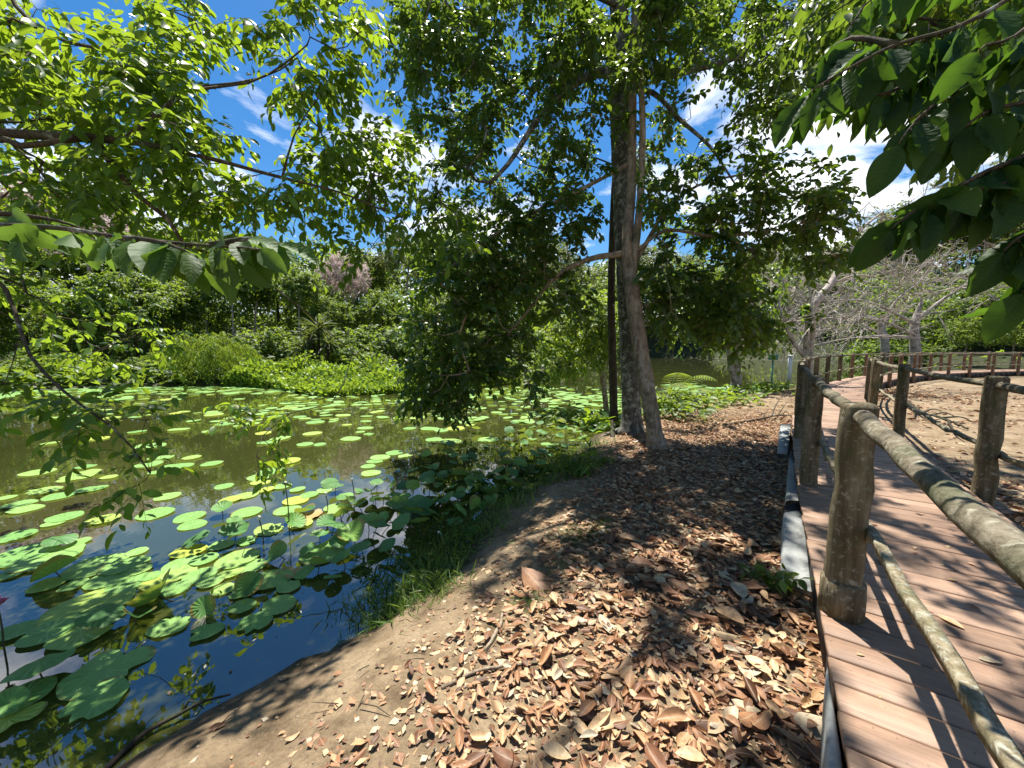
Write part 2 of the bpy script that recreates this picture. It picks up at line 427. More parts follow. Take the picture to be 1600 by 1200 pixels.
# soil: sandy path along the bank, darker damp rim at the water, brown humus under the leaf litter
m, N, L, out = nodes('soil')
a = noise(N, L, 1.1, 6, .6); b_ = noise(N, L, 38, 8, .75); c_ = noise(N, L, 260, 3, .6)
r1 = ramp(N, [(.32, (.17, .122, .072)), (.5, (.265, .198, .122)), (.7, (.35, .275, .18))]); L(a.outputs['Fac'], r1.inputs[0])
r2 = ramp(N, [(.30, (.45, .42, .4)), (.5, (1, 1, 1)), (.75, (1.3, 1.25, 1.15))]); L(b_.outputs['Fac'], r2.inputs[0])
col = mixc(N, L, r1.outputs[0], r2.outputs[0], .8, 'MULTIPLY')
md_ = noise(N, L, 4.5, 6, .7); rm_ = ramp(N, [(.36, (.52, .48, .44)), (.56, (1.08, 1.07, 1.05))]); L(md_.outputs['Fac'], rm_.inputs[0]); col = mixc(N, L, col, rm_.outputs[0], .8, 'MULTIPLY')
r3 = ramp(N, [(.33, (.4, .36, .33)), (.46, (1, 1, 1)), (.68, (1, 1, 1)), (.76, (1.5, 1.45, 1.35))]); L(c_.outputs['Fac'], r3.inputs[0])
col = mixc(N, L, col, r3.outputs[0], .7, 'MULTIPLY')
tcz = N('ShaderNodeTexCoord'); sz = N('ShaderNodeSeparateXYZ'); L(tcz.outputs['Object'], sz.inputs[0])
wet = N('ShaderNodeMapRange'); wz = N('ShaderNodeMath', operation='MULTIPLY_ADD'); L(b_.outputs['Fac'], wz.inputs[0]); wz.inputs[1].default_value = -.10; wz2 = N('ShaderNodeMath', operation='ADD'); L(sz.outputs['Z'], wz2.inputs[0]); wz2.inputs[1].default_value = .05; L(wz2.outputs[0], wz.inputs[2]); L(wz.outputs[0], wet.inputs['Value']); wet.inputs['From Min'].default_value = ZW + .11; wet.inputs['From Max'].default_value = ZW + .04
col = mixc(N, L, col, (.055, .038, .022), wet.outputs[0])
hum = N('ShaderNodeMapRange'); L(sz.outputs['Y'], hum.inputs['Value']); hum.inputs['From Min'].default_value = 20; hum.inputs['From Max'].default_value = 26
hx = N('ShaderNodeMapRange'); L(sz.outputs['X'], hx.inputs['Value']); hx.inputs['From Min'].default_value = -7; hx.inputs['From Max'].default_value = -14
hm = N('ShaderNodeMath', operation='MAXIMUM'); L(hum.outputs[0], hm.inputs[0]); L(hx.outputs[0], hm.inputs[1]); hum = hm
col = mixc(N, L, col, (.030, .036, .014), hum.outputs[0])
p = N('ShaderNodeBsdfPrincipled'); L(col, p.inputs['Base Color'])
rg = N('ShaderNodeMapRange'); L(wet.outputs[0], rg.inputs['Value']); rg.inputs['To Min'].default_value = .95; rg.inputs['To Max'].default_value = .35; L(rg.outputs[0], p.inputs['Roughness'])
p.inputs['Specular IOR Level'].default_value = .2
bm_ = N('ShaderNodeMath', operation='ADD'); L(b_.outputs['Fac'], bm_.inputs[0]); L(c_.outputs['Fac'], bm_.inputs[1])
bp = N('ShaderNodeBump'); bp.inputs['Strength'].default_value = .8; bp.inputs['Distance'].default_value = .012; L(bm_.outputs[0], bp.inputs['Height']); L(bp.outputs[0], p.inputs['Normal'])
L(p.outputs[0], out.inputs['Surface'])
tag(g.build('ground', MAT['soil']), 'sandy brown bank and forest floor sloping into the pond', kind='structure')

# pond water: murky olive body, mirror surface with faint ripples
m, N, L, out = nodes('pond_water')
p = N('ShaderNodeBsdfPrincipled'); wn = noise(N, L, .35, 4, .5)
wr = ramp(N, [(.35, (.030, .036, .009)), (.65, (.046, .050, .013))]); L(wn.outputs['Fac'], wr.inputs[0]); L(wr.outputs[0], p.inputs['Base Color'])
p.inputs['Roughness'].default_value = .015; p.inputs['IOR'].default_value = 1.75; p.inputs['Specular IOR Level'].default_value = 1.0
tw = N('ShaderNodeTexCoord'); mp = N('ShaderNodeMapping'); L(tw.outputs['Object'], mp.inputs[0]); mp.inputs['Scale'].default_value = (1, .6, 1)
rn = noise(N, L, 2.2, 3, .5, vec=mp.outputs[0]); bp = N('ShaderNodeBump'); bp.inputs['Strength'].default_value = .05; bp.inputs['Distance'].default_value = .05
L(rn.outputs['Fac'], bp.inputs['Height']); L(bp.outputs[0], p.inputs['Normal'])
L(p.outputs[0], out.inputs['Surface'])
w = MB(); w.add([(-30, -8, ZW), (40, -8, ZW), (40, 90, ZW), (-30, 90, ZW)], [[0, 1, 2, 3]])
tag(w.build('pond_water', MAT['pond_water'], smooth=False), 'still murky pond water', kind='structure')

# ================================================================== boardwalk
ZD = .30; WD = 1.42
EDGE = np.array([(-.75, -1.6), (.45, .08), (1.735, 2.0), (3.12, 4.05), (4.6, 6.15), (6.1, 8.2), (7.75, 10.3), (10.0, 12.9), (13.6, 16.2), (17.8, 19.4), (22.5, 22), (28, 24), (35, 25.5), (46, 26.8), (60, 27)], float)
ES = spline(EDGE, step=.1); ET = nrm(np.gradient(ES, axis=0)); EN = np.stack([ET[:, 1], -ET[:, 0]], 1)
EA = np.concatenate([[0], np.cumsum(np.linalg.norm(np.diff(ES, axis=0), axis=1))])
def walk(s, off):
    q = [np.interp(s, EA, A[:, k]) for A in (ES, EN) for k in (0, 1)]
    return np.array([q[0] + q[2] * off, q[1] + q[3] * off])
def s_of(x, y): return EA[np.argmin(np.hypot(ES[:, 0] - x, ES[:, 1] - y))]
# board wood: warm red-brown with fine grain along each board
m, N, L, out = nodes('deck_wood')
ge = N('ShaderNodeNewGeometry'); at = N('ShaderNodeAttribute', attribute_name='luv')
rp = ramp(N, [(0, (.245, .158, .104)), (.5, (.305, .198, .132)), (1, (.36, .24, .165))]); L(ge.outputs['Random Per Island'], rp.inputs[0])
mp = N('ShaderNodeMapping'); L(at.outputs['Vector'], mp.inputs[0]); mp.inputs['Scale'].default_value = (3, 70, 1)
gn = noise(N, L, 1.0, 5, .6, vec=mp.outputs[0]); gr = ramp(N, [(.3, (.74, .72, .7)), (.7, (1.16, 1.14, 1.12))]); L(gn.outputs['Fac'], gr.inputs[0])
col = mixc(N, L, rp.outputs[0], gr.outputs[0], 1.0, 'MULTIPLY')
st = noise(N, L, 2.3, 7, .65); sr = ramp(N, [(.38, (.62, .6, .6)), (.58, (1, 1, 1))]); L(st.outputs['Fac'], sr.inputs[0]); col = mixc(N, L, col, sr.outputs[0], .8, 'MULTIPLY')
sp = noise(N, L, 46, 3, .5); spr = ramp(N, [(.68, (1, 1, 1)), (.74, (.35, .3, .28))]); L(sp.outputs['Fac'], spr.inputs[0]); col = mixc(N, L, col, spr.outputs[0], .8, 'MULTIPLY')
p = N('ShaderNodeBsdfPrincipled'); L(col, p.inputs['Base Color']); p.inputs['Roughness'].default_value = .62; p.inputs['Specular IOR Level'].default_value = .35
bp = N('ShaderNodeBump'); bp.inputs['Strength'].default_value = .25; bp.inputs['Distance'].default_value = .004; L(gn.outputs['Fac'], bp.inputs['Height']); L(bp.outputs[0], p.inputs['Normal'])
L(p.outputs[0], out.inputs['Surface'])
plain('black_timber', (.022, .020, .019), .7, .4, 12)
d = MB(); bw = .166
for i in range(int((EA[-1] - .4) / bw)):
    s0, s1 = i * bw + .004, (i + 1) * bw - .006; e0, e1 = -.02 + rng.uniform(-.008, .008), WD + rng.uniform(-.008, .008)
    zt = ZD + rng.uniform(-.0025, .0025); ng = 5; bev = .006
    for a, b, in ((0, 1),):
        P = [walk(s0, e0), walk(s0, e1), walk(s1, e1), walk(s1, e0)]
        Pi = [walk(s0 + bev, e0 + bev), walk(s0 + bev, e1 - bev), walk(s1 - bev, e1 - bev), walk(s1 - bev, e0 + bev)]
    V = [(*q, zt - .032) for q in P] + [(*q, zt - bev) for q in P] + [(*q, zt) for q in Pi]
    Q = [[0, 1, 2, 3]] + [[j, 4 + j, 4 + (j + 1) % 4, (j + 1) % 4] for j in range(4)] + [[4 + j, 8 + j, 8 + (j + 1) % 4, 4 + (j + 1) % 4] for j in range(4)] + [[8, 11, 10, 9]]
    Q = [q[::-1] for q in Q]
    uv = np.array([(e0, s0), (e1, s0), (e1, s1), (e0, s1)] * 3); uv = np.c_[uv + i * 3.7 * np.array([1, 0]), np.zeros(12)]
    d.add(V, Q, A=uv)
deck = tag(d.build('boardwalk', MAT['deck_wood'], smooth=False), 'red brown plank boardwalk curving away over the bank', kind='structure')
for off in (.0, WD - .05):
    be = MB(); ss = np.arange(.2, EA[-1] - 1.2, .5)
    for a, b in zip(ss[:-1], ss[1:]):
        prism(be, [walk(a, off), walk(a, off + .05), walk(b, off + .05), walk(b, off)], .03, ZD - .034)
    be.build('edge_beam', MAT['black_timber'], deck, smooth=False)
ju = MB()
for s in np.arange(2, EA[-1] - 2, 2.4):     # joist stumps that carry the deck
    for off in (.12, WD - .25):
        prism(ju, [walk(s, off), walk(s, off + .12), walk(s + .12, off + .12), walk(s + .12, off)], -1.3, ZD - .035)
ju.build('pile', MAT['black_timber'], deck, smooth=False)

# ---------------- railings: weathered log posts with a round top rail and a squared lower rail
bark_mat('post_wood', (.040, .031, .017), (.115, .092, .052), (.23, .195, .125), lich=.6, scale=6, stretch=.10, lscale=30, lcol=(.27, .255, .19))
bark_mat('rail_wood', (.06, .05, .032), (.15, .128, .088), (.26, .23, .17), lich=.5, scale=9, stretch=1, lscale=26, lcol=(.30, .285, .215))
bark_mat('lower_rail_wood', (.08, .065, .038), (.2, .165, .1), (.33, .29, .2), lich=.8, scale=9, stretch=1, lscale=30, lcol=(.36, .355, .28))
bark_mat('brown_post_wood', (.09, .05, .03), (.19, .115, .07), (.28, .18, .115), lich=.0, scale=5, stretch=.15)
def post_mesh(s, off, z0, z1, half=.072, collar=False, rot=0.0):
    mb = MB(); c = walk(s, off); t = np.interp(s, EA, np.arctan2(ET[:, 1], ET[:, 0])) + rot
    zs = np.linspace(z0, z1 - .02, 9); P = np.array([(c[0] + rng.normal() * .004, c[1] + rng.normal() * .004, z) for z in zs] + [(c[0], c[1], z1)])
    k = 16; th = np.arange(k) * 2 * np.pi / k
    sq = 1 / np.maximum(np.abs(np.cos(th)), np.abs(np.sin(th))); sq = np.minimum(sq, 1.22) * half     # squared log with rounded arrises
    V = []
    for i, q in enumerate(P):
        f = 1.04 - .08 * i / len(P); f *= .86 if i == len(P) - 1 else 1
        rr = sq * f * (1 + .018 * rng.normal(size=k))
        V.append(np.stack([q[0] + rr * np.cos(th + t), q[1] + rr * np.sin(th + t), np.full(k, q[2])], 1))
    n = len(P); V = np.concatenate(V + [P[-1:] + [[0, 0, .004]]])
    i = np.arange(n - 1)[:, None] * k; j = np.arange(k)[None]
    Q = np.stack([i + j, i + (j + 1) % k, i + k + (j + 1) % k, i + k + j], -1).reshape(-1, 4)
    T = [[(n - 1) * k + q, (n - 1) * k + (q + 1) % k, n * k] for q in range(k)]
    mb.add(V, Q, T)
    if collar:
        tube(mb, [(c[0], c[1], z0), (c[0], c[1], z0 + .1), (c[0], c[1], z0 + .19), (c[0], c[1], z0 + .2)], [half * 1.33, half * 1.33, half * 1.30, half * 1.12], 20, .008)
    return mb
def rail_line(ss, off, zf, jit=.012):
    return np.array([(*walk(s, off), zf(s) + rng.normal() * jit * .5) for s in ss])
def railing(name, label, off, posts, near_top, near_low, z0, loc_s, collar0=None):
    root = empty(name, (*walk(loc_s, off), 0), label, 'railing')
    for i, (s, c) in enumerate(posts):
        far = s > 24
        post_mesh(s, off, z0 if s < 18 else -1.0, ZD + 1.15 + rng.uniform(-.015, .02), .075 if not far else .065, collar=c, rot=rng.normal() * .05).build('post', MAT['brown_post_wood' if far else 'post_wood'], root)
    ps = [s for s, c in posts]
    for a, b in zip(ps[:-1], ps[1:]):           # one log per bay, lapped on the posts
        n = max(5, int((b - a) / .2)); s = np.linspace(a - .07, b + .07, n)
        P = np.array([(*walk(x, off + .012), 0) for x in s]); u = np.linspace(0, 1, n)
        za, zb = near_top(a), near_top(b); P[:, 2] = ZD + za + (zb - za) * u - .018 * np.sin(np.pi * u)
        P[:, :2] += .006 * rng.normal(size=(n, 2)); mb = MB(); tube(mb, P, np.linspace(.032, .039, n) * rng.uniform(.95, 1.05), 12, .03); mb.build('top_rail', MAT['rail_wood'], root)
        Pl = np.array([(*walk(x, off + .085), 0) for x in s]); za, zb = near_low(a), near_low(b); Pl[:, 2] = ZD + za + (zb - za) * u + .012 * rng.normal(size=n)
        mb = MB(); tube(mb, Pl, .028 * rng.uniform(.9, 1.1), 4, .025, ang0=np.pi / 4); mb.build('lower_rail', MAT['lower_rail_wood'], root, smooth=False)
    return root
sA = s_of(1.735, 2.0)
LP = [(sA - 2.42, False), (sA, True), (s_of(3.12, 4.03), False), (s_of(4.6, 6.15), False), (s_of(6.05, 8.15), False), (s_of(7.6, 10.1), False)]
s = LP[-1][0] + 2.3
while s < EA[-1] - 3: LP.append((s, False)); s += 2.3
railing('wooden_railing', 'weathered log railing along the pond side of the boardwalk, its mossy post nearest', .07, LP,
        lambda s: 1.10 if s > sA - .1 else 1.055, lambda s: .47 if s > sA - .1 else .62, ZD - .002, sA)
sB = s_of(3.55, 4.62)
RP = []
for (x, y) in ((4.69, 3.74), (6.87, 6.65), (9.0, 9.65)):
    dd = np.hypot(ES[:, 0] + EN[:, 0] * 1.47 - x, ES[:, 1] + EN[:, 1] * 1.47 - y); RP.append((EA[np.argmin(dd)], False))
RP = [(RP[0][0] - 3.5, False)] + RP
s = RP[-1][0] + .35; RP.append((s, False)); s += 2.4
while s < EA[-1] - 3: RP.append((s, False)); s += 2.4
railing('wooden_railing', 'weathered log railing along the sandy clearing side of the boardwalk, posts standing in soil', WD + .08, RP, lambda s: 1.08, lambda s: .40, -.1, RP[1][0])

# ---------------- kerb blocks, painted white with a black end
m, N, L, out = nodes('white_kerb_paint')
n1 = noise(N, L, 4, 7, .7); r_ = ramp(N, [(.3, (.17, .175, .16)), (.5, (.27, .28, .265)), (.7, (.34, .35, .335))]); L(n1.outputs['Fac'], r_.inputs[0])
n2 = noise(N, L, 22, 6, .7); r2 = ramp(N, [(.56, (1, 1, 1)), (.70, (.28, .25, .2))]); L(n2.outputs['Fac'], r2.inputs[0])
col = mixc(N, L, r_.outputs[0], r2.outputs[0], .75, 'MULTIPLY'); p = N('ShaderNodeBsdfPrincipled'); L(col, p.inputs['Base Color']); p.inputs['Roughness'].default_value = .8
bp = N('ShaderNodeBump'); bp.inputs['Strength'].default_value = .5; bp.inputs['Distance'].default_value = .008; L(n2.outputs['Fac'], bp.inputs['Height']); L(bp.outputs[0], p.inputs['Normal']); L(p.outputs[0], out.inputs['Surface'])
plain('black_kerb_paint', (.028, .027, .026), .75, .4, 14, .4)
def kerb(px_near, px_far, w0, w1, z0, z1, black, label):
    """block whose near and far top corners are seen at these pixels"""
    a0, a1 = at_z(*px_near[0], z0), at_z(*px_near[1], z0); b0, b1 = at_z(*px_far[0], z1), at_z(*px_far[1], z1)
    def blk(p0, p1, q0, q1, za, zb, name, mat, parent):
        mb = MB(); n = 7; rows = []
        for i in range(n):
            u = i / (n - 1); l = p0 + (q0 - p0) * u; r = p1 + (q1 - p1) * u; z = za + (zb - za) * u + rng.normal() * .003
            c = (l - r)[:2]; c = c / np.linalg.norm(c)
            rows.append([(l[0] + c[0] * .03, l[1] + c[1] * .03, -.12), (l[0] + rng.normal() * .003, l[1], z - .018), (l[0] - c[0] * .018, l[1] - c[1] * .018, z), (r[0] + c[0] * .012, r[1] + c[1] * .012, z), (r[0], r[1], z - .012), (r[0], r[1], -.12)])
        V = np.array(rows).reshape(-1, 3); Q = []
        for i in range(n - 1):
            for j in range(6): Q.append([i * 6 + j, i * 6 + (j + 1) % 6, i * 6 + 6 + (j + 1) % 6, i * 6 + 6 + j])
        Q += [[0, 1, 2, 3], [0, 3, 4, 5], [(n - 1) * 6 + 3, (n - 1) * 6 + 2, (n - 1) * 6 + 1, (n - 1) * 6], [(n - 1) * 6 + 5, (n - 1) * 6 + 4, (n - 1) * 6 + 3, (n - 1) * 6]]
        mb.add(V, [q[::-1] for q in Q]); return mb.build(name, mat, parent, smooth=False)
    f = 1 - black
    m0, m1 = a0 + (b0 - a0) * f, a1 + (b1 - a1) * f; zm = z0 + (z1 - z0) * f
    root = empty('kerb_block', ((a0[0] + a1[0]) / 2, (a0[1] + a1[1]) / 2, 0), label, 'kerb')
    blk(a0, a1, m0, m1, z0, zm, 'white_concrete', MAT['white_kerb_paint'], root)
    if black: blk(m0, m1, b0, b1, zm - .012, z1 - .012, 'black_end', MAT['black_kerb_paint'], root)
kerb([(1291, 1330), (1338, 1330)], [(1292, 1046), (1294, 1040)], .2, .1, .22, .27, .0, 'white concrete kerb block pushed against the boardwalk edge below the collared post')
kerb([(1221, 912), (1276, 928)], [(1225, 788), (1250, 782)], .2, .1, .05, .25, .13, 'widest white kerb block with black far end and a weed at its foot')
kerb([(1228, 782), (1252, 783)], [(1234, 703), (1243, 700)], .2, .1, .10, .26, .2, 'long narrow white kerb block with black end between two wider blocks')
kerb([(1215, 709), (1231, 710)], [(1219, 661), (1237, 661)], .2, .1, .06, .25, .1, 'farthest white kerb block with black top edge beside dark railing posts')
# ================================================================== foliage materials
leaf_mat('dark_leaf', [(0, (.020, .048, .010)), (.55, (.034, .080, .014)), (.9, (.055, .115, .020)), (1, (.13, .15, .02))], trans=(.32, .47, .03), tmix=.40, rough=.38)
leaf_mat('bright_leaf', [(0, (.018, .050, .010)), (.55, (.045, .105, .015)), (.93, (.085, .165, .022)), (1, (.20, .22, .03))], trans=(.48, .66, .03), tmix=.46, rough=.40)
leaf_mat('big_leaf', [(0, (.028, .070, .016)), (1, (.058, .125, .024))], trans=(.28, .46, .04), tmix=.36, rough=.58, spec=.22, vein=.22, big=5)
leaf_mat('drooping_leaf', [(0, (.012, .036, .008)), (1, (.028, .070, .012))], trans=(.17, .34, .02), tmix=.36, rough=.5, spec=.18, vein=.10, big=5)
leaf_mat('wood_leaf', [(0, (.024, .060, .012)), (.5, (.058, .115, .017)), (1, (.12, .19, .025))], trans=(.40, .54, .04), tmix=.44, rough=.5, big=.5)
leaf_mat('olive_leaf', [(0, (.040, .062, .016)), (.5, (.070, .100, .026)), (1, (.11, .135, .035))], trans=(.30, .36, .05), tmix=.34, rough=.55, big=.5)
leaf_mat('lime_leaf', [(0, (.060, .115, .014)), (.6, (.11, .19, .02)), (1, (.18, .25, .03))], trans=(.44, .56, .04), tmix=.44, rough=.5, big=1)
leaf_mat('pink_blossom', [(0, (.42, .31, .29)), (.45, (.56, .45, .42)), (.7, (.62, .54, .50)), (.72, (.10, .15, .03)), (1, (.20, .22, .06))], trans=(.7, .5, .48), tmix=.35, rough=.7, big=.5)
bark_mat('grey_bark', (.035, .032, .026), (.10, .096, .080), (.20, .195, .165), lich=.95, scale=5, stretch=.35, lscale=9, lcol=(.36, .37, .31))
bark_mat('pale_bark', (.095, .07, .046), (.26, .20, .135), (.42, .35, .26), lich=.6, scale=6, stretch=.3, lscale=10, lcol=(.36, .34, .27))
bark_mat('dark_bark', (.018, .015, .011), (.042, .034, .024), (.085, .068, .048), lich=.0, scale=5, stretch=.3)
bark_mat('twig_bark', (.030, .024, .016), (.075, .058, .038), (.15, .12, .08), lich=.3, scale=10, stretch=.6)
bark_mat('bare_bark', (.18, .15, .125), (.36, .315, .27), (.52, .47, .42), lich=.4, scale=4, stretch=.6, lcol=(.55, .53, .49))

T_MID = [leaf_template(3, .44, .30, .22, .46), leaf_template(3, .38, .20, .40, .42), leaf_template(3, .50, .42, .10, .48)]
T_OVAL = [leaf_template(3, .52, .22, .20, .5), leaf_template(3, .46, .32, .35, .52)]
T_ROUND = [leaf_template(3, .60, .30, .22, .5), leaf_template(3, .52, .20, .40, .46), leaf_template(3, .64, .42, .10, .52)]
T_FAR = [leaf_template(1, .62, .30, .25, .5), leaf_template(1, .5, .2, .45, .5)]
T_BIG = [leaf_template(9, .52, .32, .28, .47, .05, 2), leaf_template(9, .48, .22, .48, .45, .09, 2), leaf_template(9, .56, .48, .16, .5, .06, 2)]

def regions(lst):
    """cluster points filling blobs: (px, py, half width, half height, nearest Y, farthest Y, count)"""
    out = []
    for (px, py, rx, ry, y0, y1, n) in lst:
        for _ in range(n):
            while True:
                u, v = rng.uniform(-1, 1, 2)
                if u * u + v * v < 1.05: break
            out.append(at_y(px + u * rx, py + v * ry, rng.uniform(y0, y1)))
    return np.array(out)
def ball(cx, cy, cz, rx, ry, rz, n):
    d = rand_dir(n) * (rng.random((n, 1)) ** .45); return np.array([cx, cy, cz]) + d * [rx, ry, rz]

def gz(x, y): return float(ground_z(x, y))
def trunk_tree(name, label, trunk, r, limbs, targets, mats, size, tms, n_tw, L, n_lf, droop=.4, spread=.9, tip=.006, root_flare=True, cat='tree', extra=None, jit=.13, curve=.5, wood='trunk', crown='crown', rmax=None, tw_r=.0028, parts=None):
    trunk = [np.asarray(p, float) for p in trunk]
    root = empty(name, trunk[0], label, cat)
    sk = Skel(); P = spline(trunk, step=.12); n = len(P); rad = np.interp(np.linspace(0, 1, n), np.linspace(0, 1, len(r)), r)
    if root_flare:
        s = np.concatenate([[0], np.cumsum(np.linalg.norm(np.diff(P, axis=0), axis=1))]); rad = rad * (1 + .75 * np.exp(-s / .16))
    last = -1
    for p, q in zip(P, rad): sk.P.append(p); sk.par.append(last); sk.r0.append(q); last = len(sk.P) - 1
    if root_flare:
        for a in rng.uniform(0, 1) + np.arange(5) * 1.256 + rng.normal(size=5) * .25:
            l = r[0] * rng.uniform(2.2, 4); e = np.array([math.cos(a), math.sin(a), 0]); q = P[0] + e * l
            sk.line([P[0] + [0, 0, .14], P[0] + e * r[0] * 1.3 + [0, 0, .06], np.array([q[0], q[1], gz(q[0], q[1]) - .04])], -1, .08, (r[0] * .42, r[0] * .10))
    for pts, rr in limbs: sk.branch(pts, .22, rr)
    C, D = sk.grow(targets, .33, curve, jit) if len(targets) else (np.zeros((0, 3)), np.zeros((0, 3)))
    sk.radii(tip, rmax=rmax)
    mw, ml = MB(), MB(); sk.mesh(mw, wob=.025)
    if len(C):
        for a, b in ((0, .5), (.5, 1)):
            sel = slice(int(a * len(C)), int(b * len(C)))
            twigs_and_leaves(mw, ml, tms, C[sel], D[sel], n_tw, L, n_lf, size, droop, spread, tw_r)
    mw.build(wood, mats[0], root)
    if ml.n: ml.build(crown, mats[1], root)
    return root

# ================================================================== the tall trees in the middle of the bank
k = lambda px, py, Y: at_y(px, py, Y)
t1 = [at_z(988, 672, -.06)]; t1[0][2] = gz(*t1[0][:2]) - .05
Y1 = t1[0][1]
T1 = [t1[0], k(984, 560, Y1), k(978, 430, Y1), k(971, 250, Y1 - .05), k(967, 100, Y1 - .1), k(972, -60, Y1 - .1), k(985, -300, Y1), k(1000, -520, Y1)]
targ1 = regions([(700, 120, 90, 150, 6.0, 8.2, 64), (670, 20, 60, 60, 6.5, 8.5, 20), (820, 60, 110, 110, 6.5, 9.5, 49), (760, 290, 130, 70, 6.5, 8.5, 23),
                 (900, 180, 70, 130, 6.5, 9.5, 38), (960, 60, 110, 70, 6.0, 9.0, 41),
                 (1090, 40, 110, 70, 6.0, 9.5, 58), (1210, 90, 70, 90, 6.5, 9.5, 49), (1300, 30, 90, 60, 6.5, 9.5, 32), (1030, 210, 60, 80, 7, 9.5, 12)])
over = np.concatenate([ball(1.2, 6.6, 9.6, 4.2, 3.6, 2.0, 52), ball(-.2, 6.9, 8.8, 1.7, .9, .8, 14)])
root1 = trunk_tree('tall_tree', 'thick grey trunk mottled with lichen between a dark trunk and a leaning pale trunk', T1, [.205, .185, .17, .165, .155, .14, .11, .05],
    [([k(968, 115, Y1), k(915, 120, 7.6), k(850, 175, 7.3), k(795, 255, 7.0), k(765, 285, 6.9)], (.10, .03)),
     ([k(975, 105, Y1), k(1030, 118, 7.8), k(1085, 108, 7.6), k(1150, 90, 7.4), k(1200, 55, 7.2)], (.10, .03)),
     ([k(975, 150, Y1), k(1020, 145, 7.9), k(1060, 185, 7.7), k(1110, 230, 7.6), k(1150, 290, 7.5)], (.06, .015)),
     ([k(968, 20, Y1), k(900, -20, 7.4), k(800, -30, 6.8), k(700, -10, 6.5)], (.08, .02)),
     ([k(990, -200, Y1), k(1100, -330, 6.5), k(1200, -500, 5.0)], (.08, .03)),
     ([k(985, -250, Y1), k(850, -420, 6.4), k(700, -600, 5.0)], (.08, .03))],
    np.concatenate([targ1, over]), (MAT['grey_bark'], MAT['dark_leaf']), .108, T_ROUND, 7, .42, 10, .3, 1.2)

t2 = at_z(1028, 700, 0); t2[2] = gz(t2[0], t2[1]) - .05; Y2 = t2[1]
T2 = [t2, k(1010, 600, Y2 + .05), k(997, 520, Y2 + .15), k(984, 430, Y2 + .3), k(980, 380, Y2 + .4), k(986, 300, Y2 + .6), k(988, 200, Y2 + .7), k(990, 60, Y2 + .8), k(1000, -120, Y2 + .9)]
targ2 = regions([(715, 470, 75, 90, 6.2, 8.2, 62), (690, 590, 50, 50, 6.3, 7.6, 33), (780, 560, 60, 60, 6.6, 8.2, 27), (800, 400, 80, 60, 6.4, 8.2, 27), (880, 350, 60, 60, 6.4, 8, 18), (860, 450, 60, 50, 6.6, 8.4, 18),
                 (1100, 420, 100, 80, 5.8, 7.8, 43), (1220, 310, 100, 70, 6.0, 8.0, 39), (1280, 380, 50, 40, 6.2, 7.6, 15), (1070, 320, 60, 60, 6, 8, 15), (1140, 500, 60, 45, 6.2, 7.6, 19), (1040, 460, 40, 60, 6, 7.5, 11), (1180, 200, 40, 60, 6.2, 8, 7)])
trunk_tree('leaning_tree', 'leaning pale brown trunk with a forked stem and drooping dark leaves, closest to the path', T2, [.135, .115, .11, .105, .085, .075, .065, .05, .02],
    [([k(984, 440, Y2 + .3), k(999, 330, Y2 + .35), k(1004, 200, Y2 + .4), k(1000, 60, Y2 + .5), k(1010, -80, Y2 + .5)], (.075, .03)),
     ([k(980, 400, Y2 + .4), k(920, 405, 7.0), k(865, 435, 7.0), k(830, 480, 7.0), k(795, 520, 7.0)], (.06, .02)),
     ([k(985, 420, Y2 + .3), k(1010, 380, 6.9), k(1040, 330, 6.9), k(1090, 290, 6.9), k(1170, 270, 6.9)], (.045, .015)),
     ([k(985, 400, Y2 + .3), k(1040, 360, 6.8), k(1120, 370, 6.8), k(1200, 360, 6.8)], (.04, .012)),
     ([k(988, 250, Y2 + .6), k(900, 300, 7.1), k(800, 350, 7.1), k(700, 420, 7.0)], (.04, .012))],
    targ2, (MAT['pale_bark'], MAT['dark_leaf']), .118, T_ROUND, 7, .40, 9, .3, 1.2)

t3 = at_z(960, 655, -.1); t3[2] = gz(t3[0], t3[1]) - .05; Y3 = t3[1]
T3 = [t3, k(957, 560, Y3), k(955, 470, Y3), k(958, 330, Y3 + .2), k(966, 150, Y3 + .3), k(955, 0, Y3 + .3), k(940, -200, Y3)]
targ3 = regions([(820, 200, 120, 120, 8.2, 11, 31), (740, 380, 90, 60, 8.2, 10.5, 21), (930, -40, 180, 60, 8, 11, 31), (1060, 280, 70, 80, 8.5, 10.5, 16)])
trunk_tree('dark_tree', 'slim almost black trunk standing just left of the thick grey trunk', T3, [.105, .10, .09, .07, .06, .05, .03], [], targ3, (MAT['dark_bark'], MAT['dark_leaf']), .115, T_ROUND, 7, .5, 9, .3, 1.2)

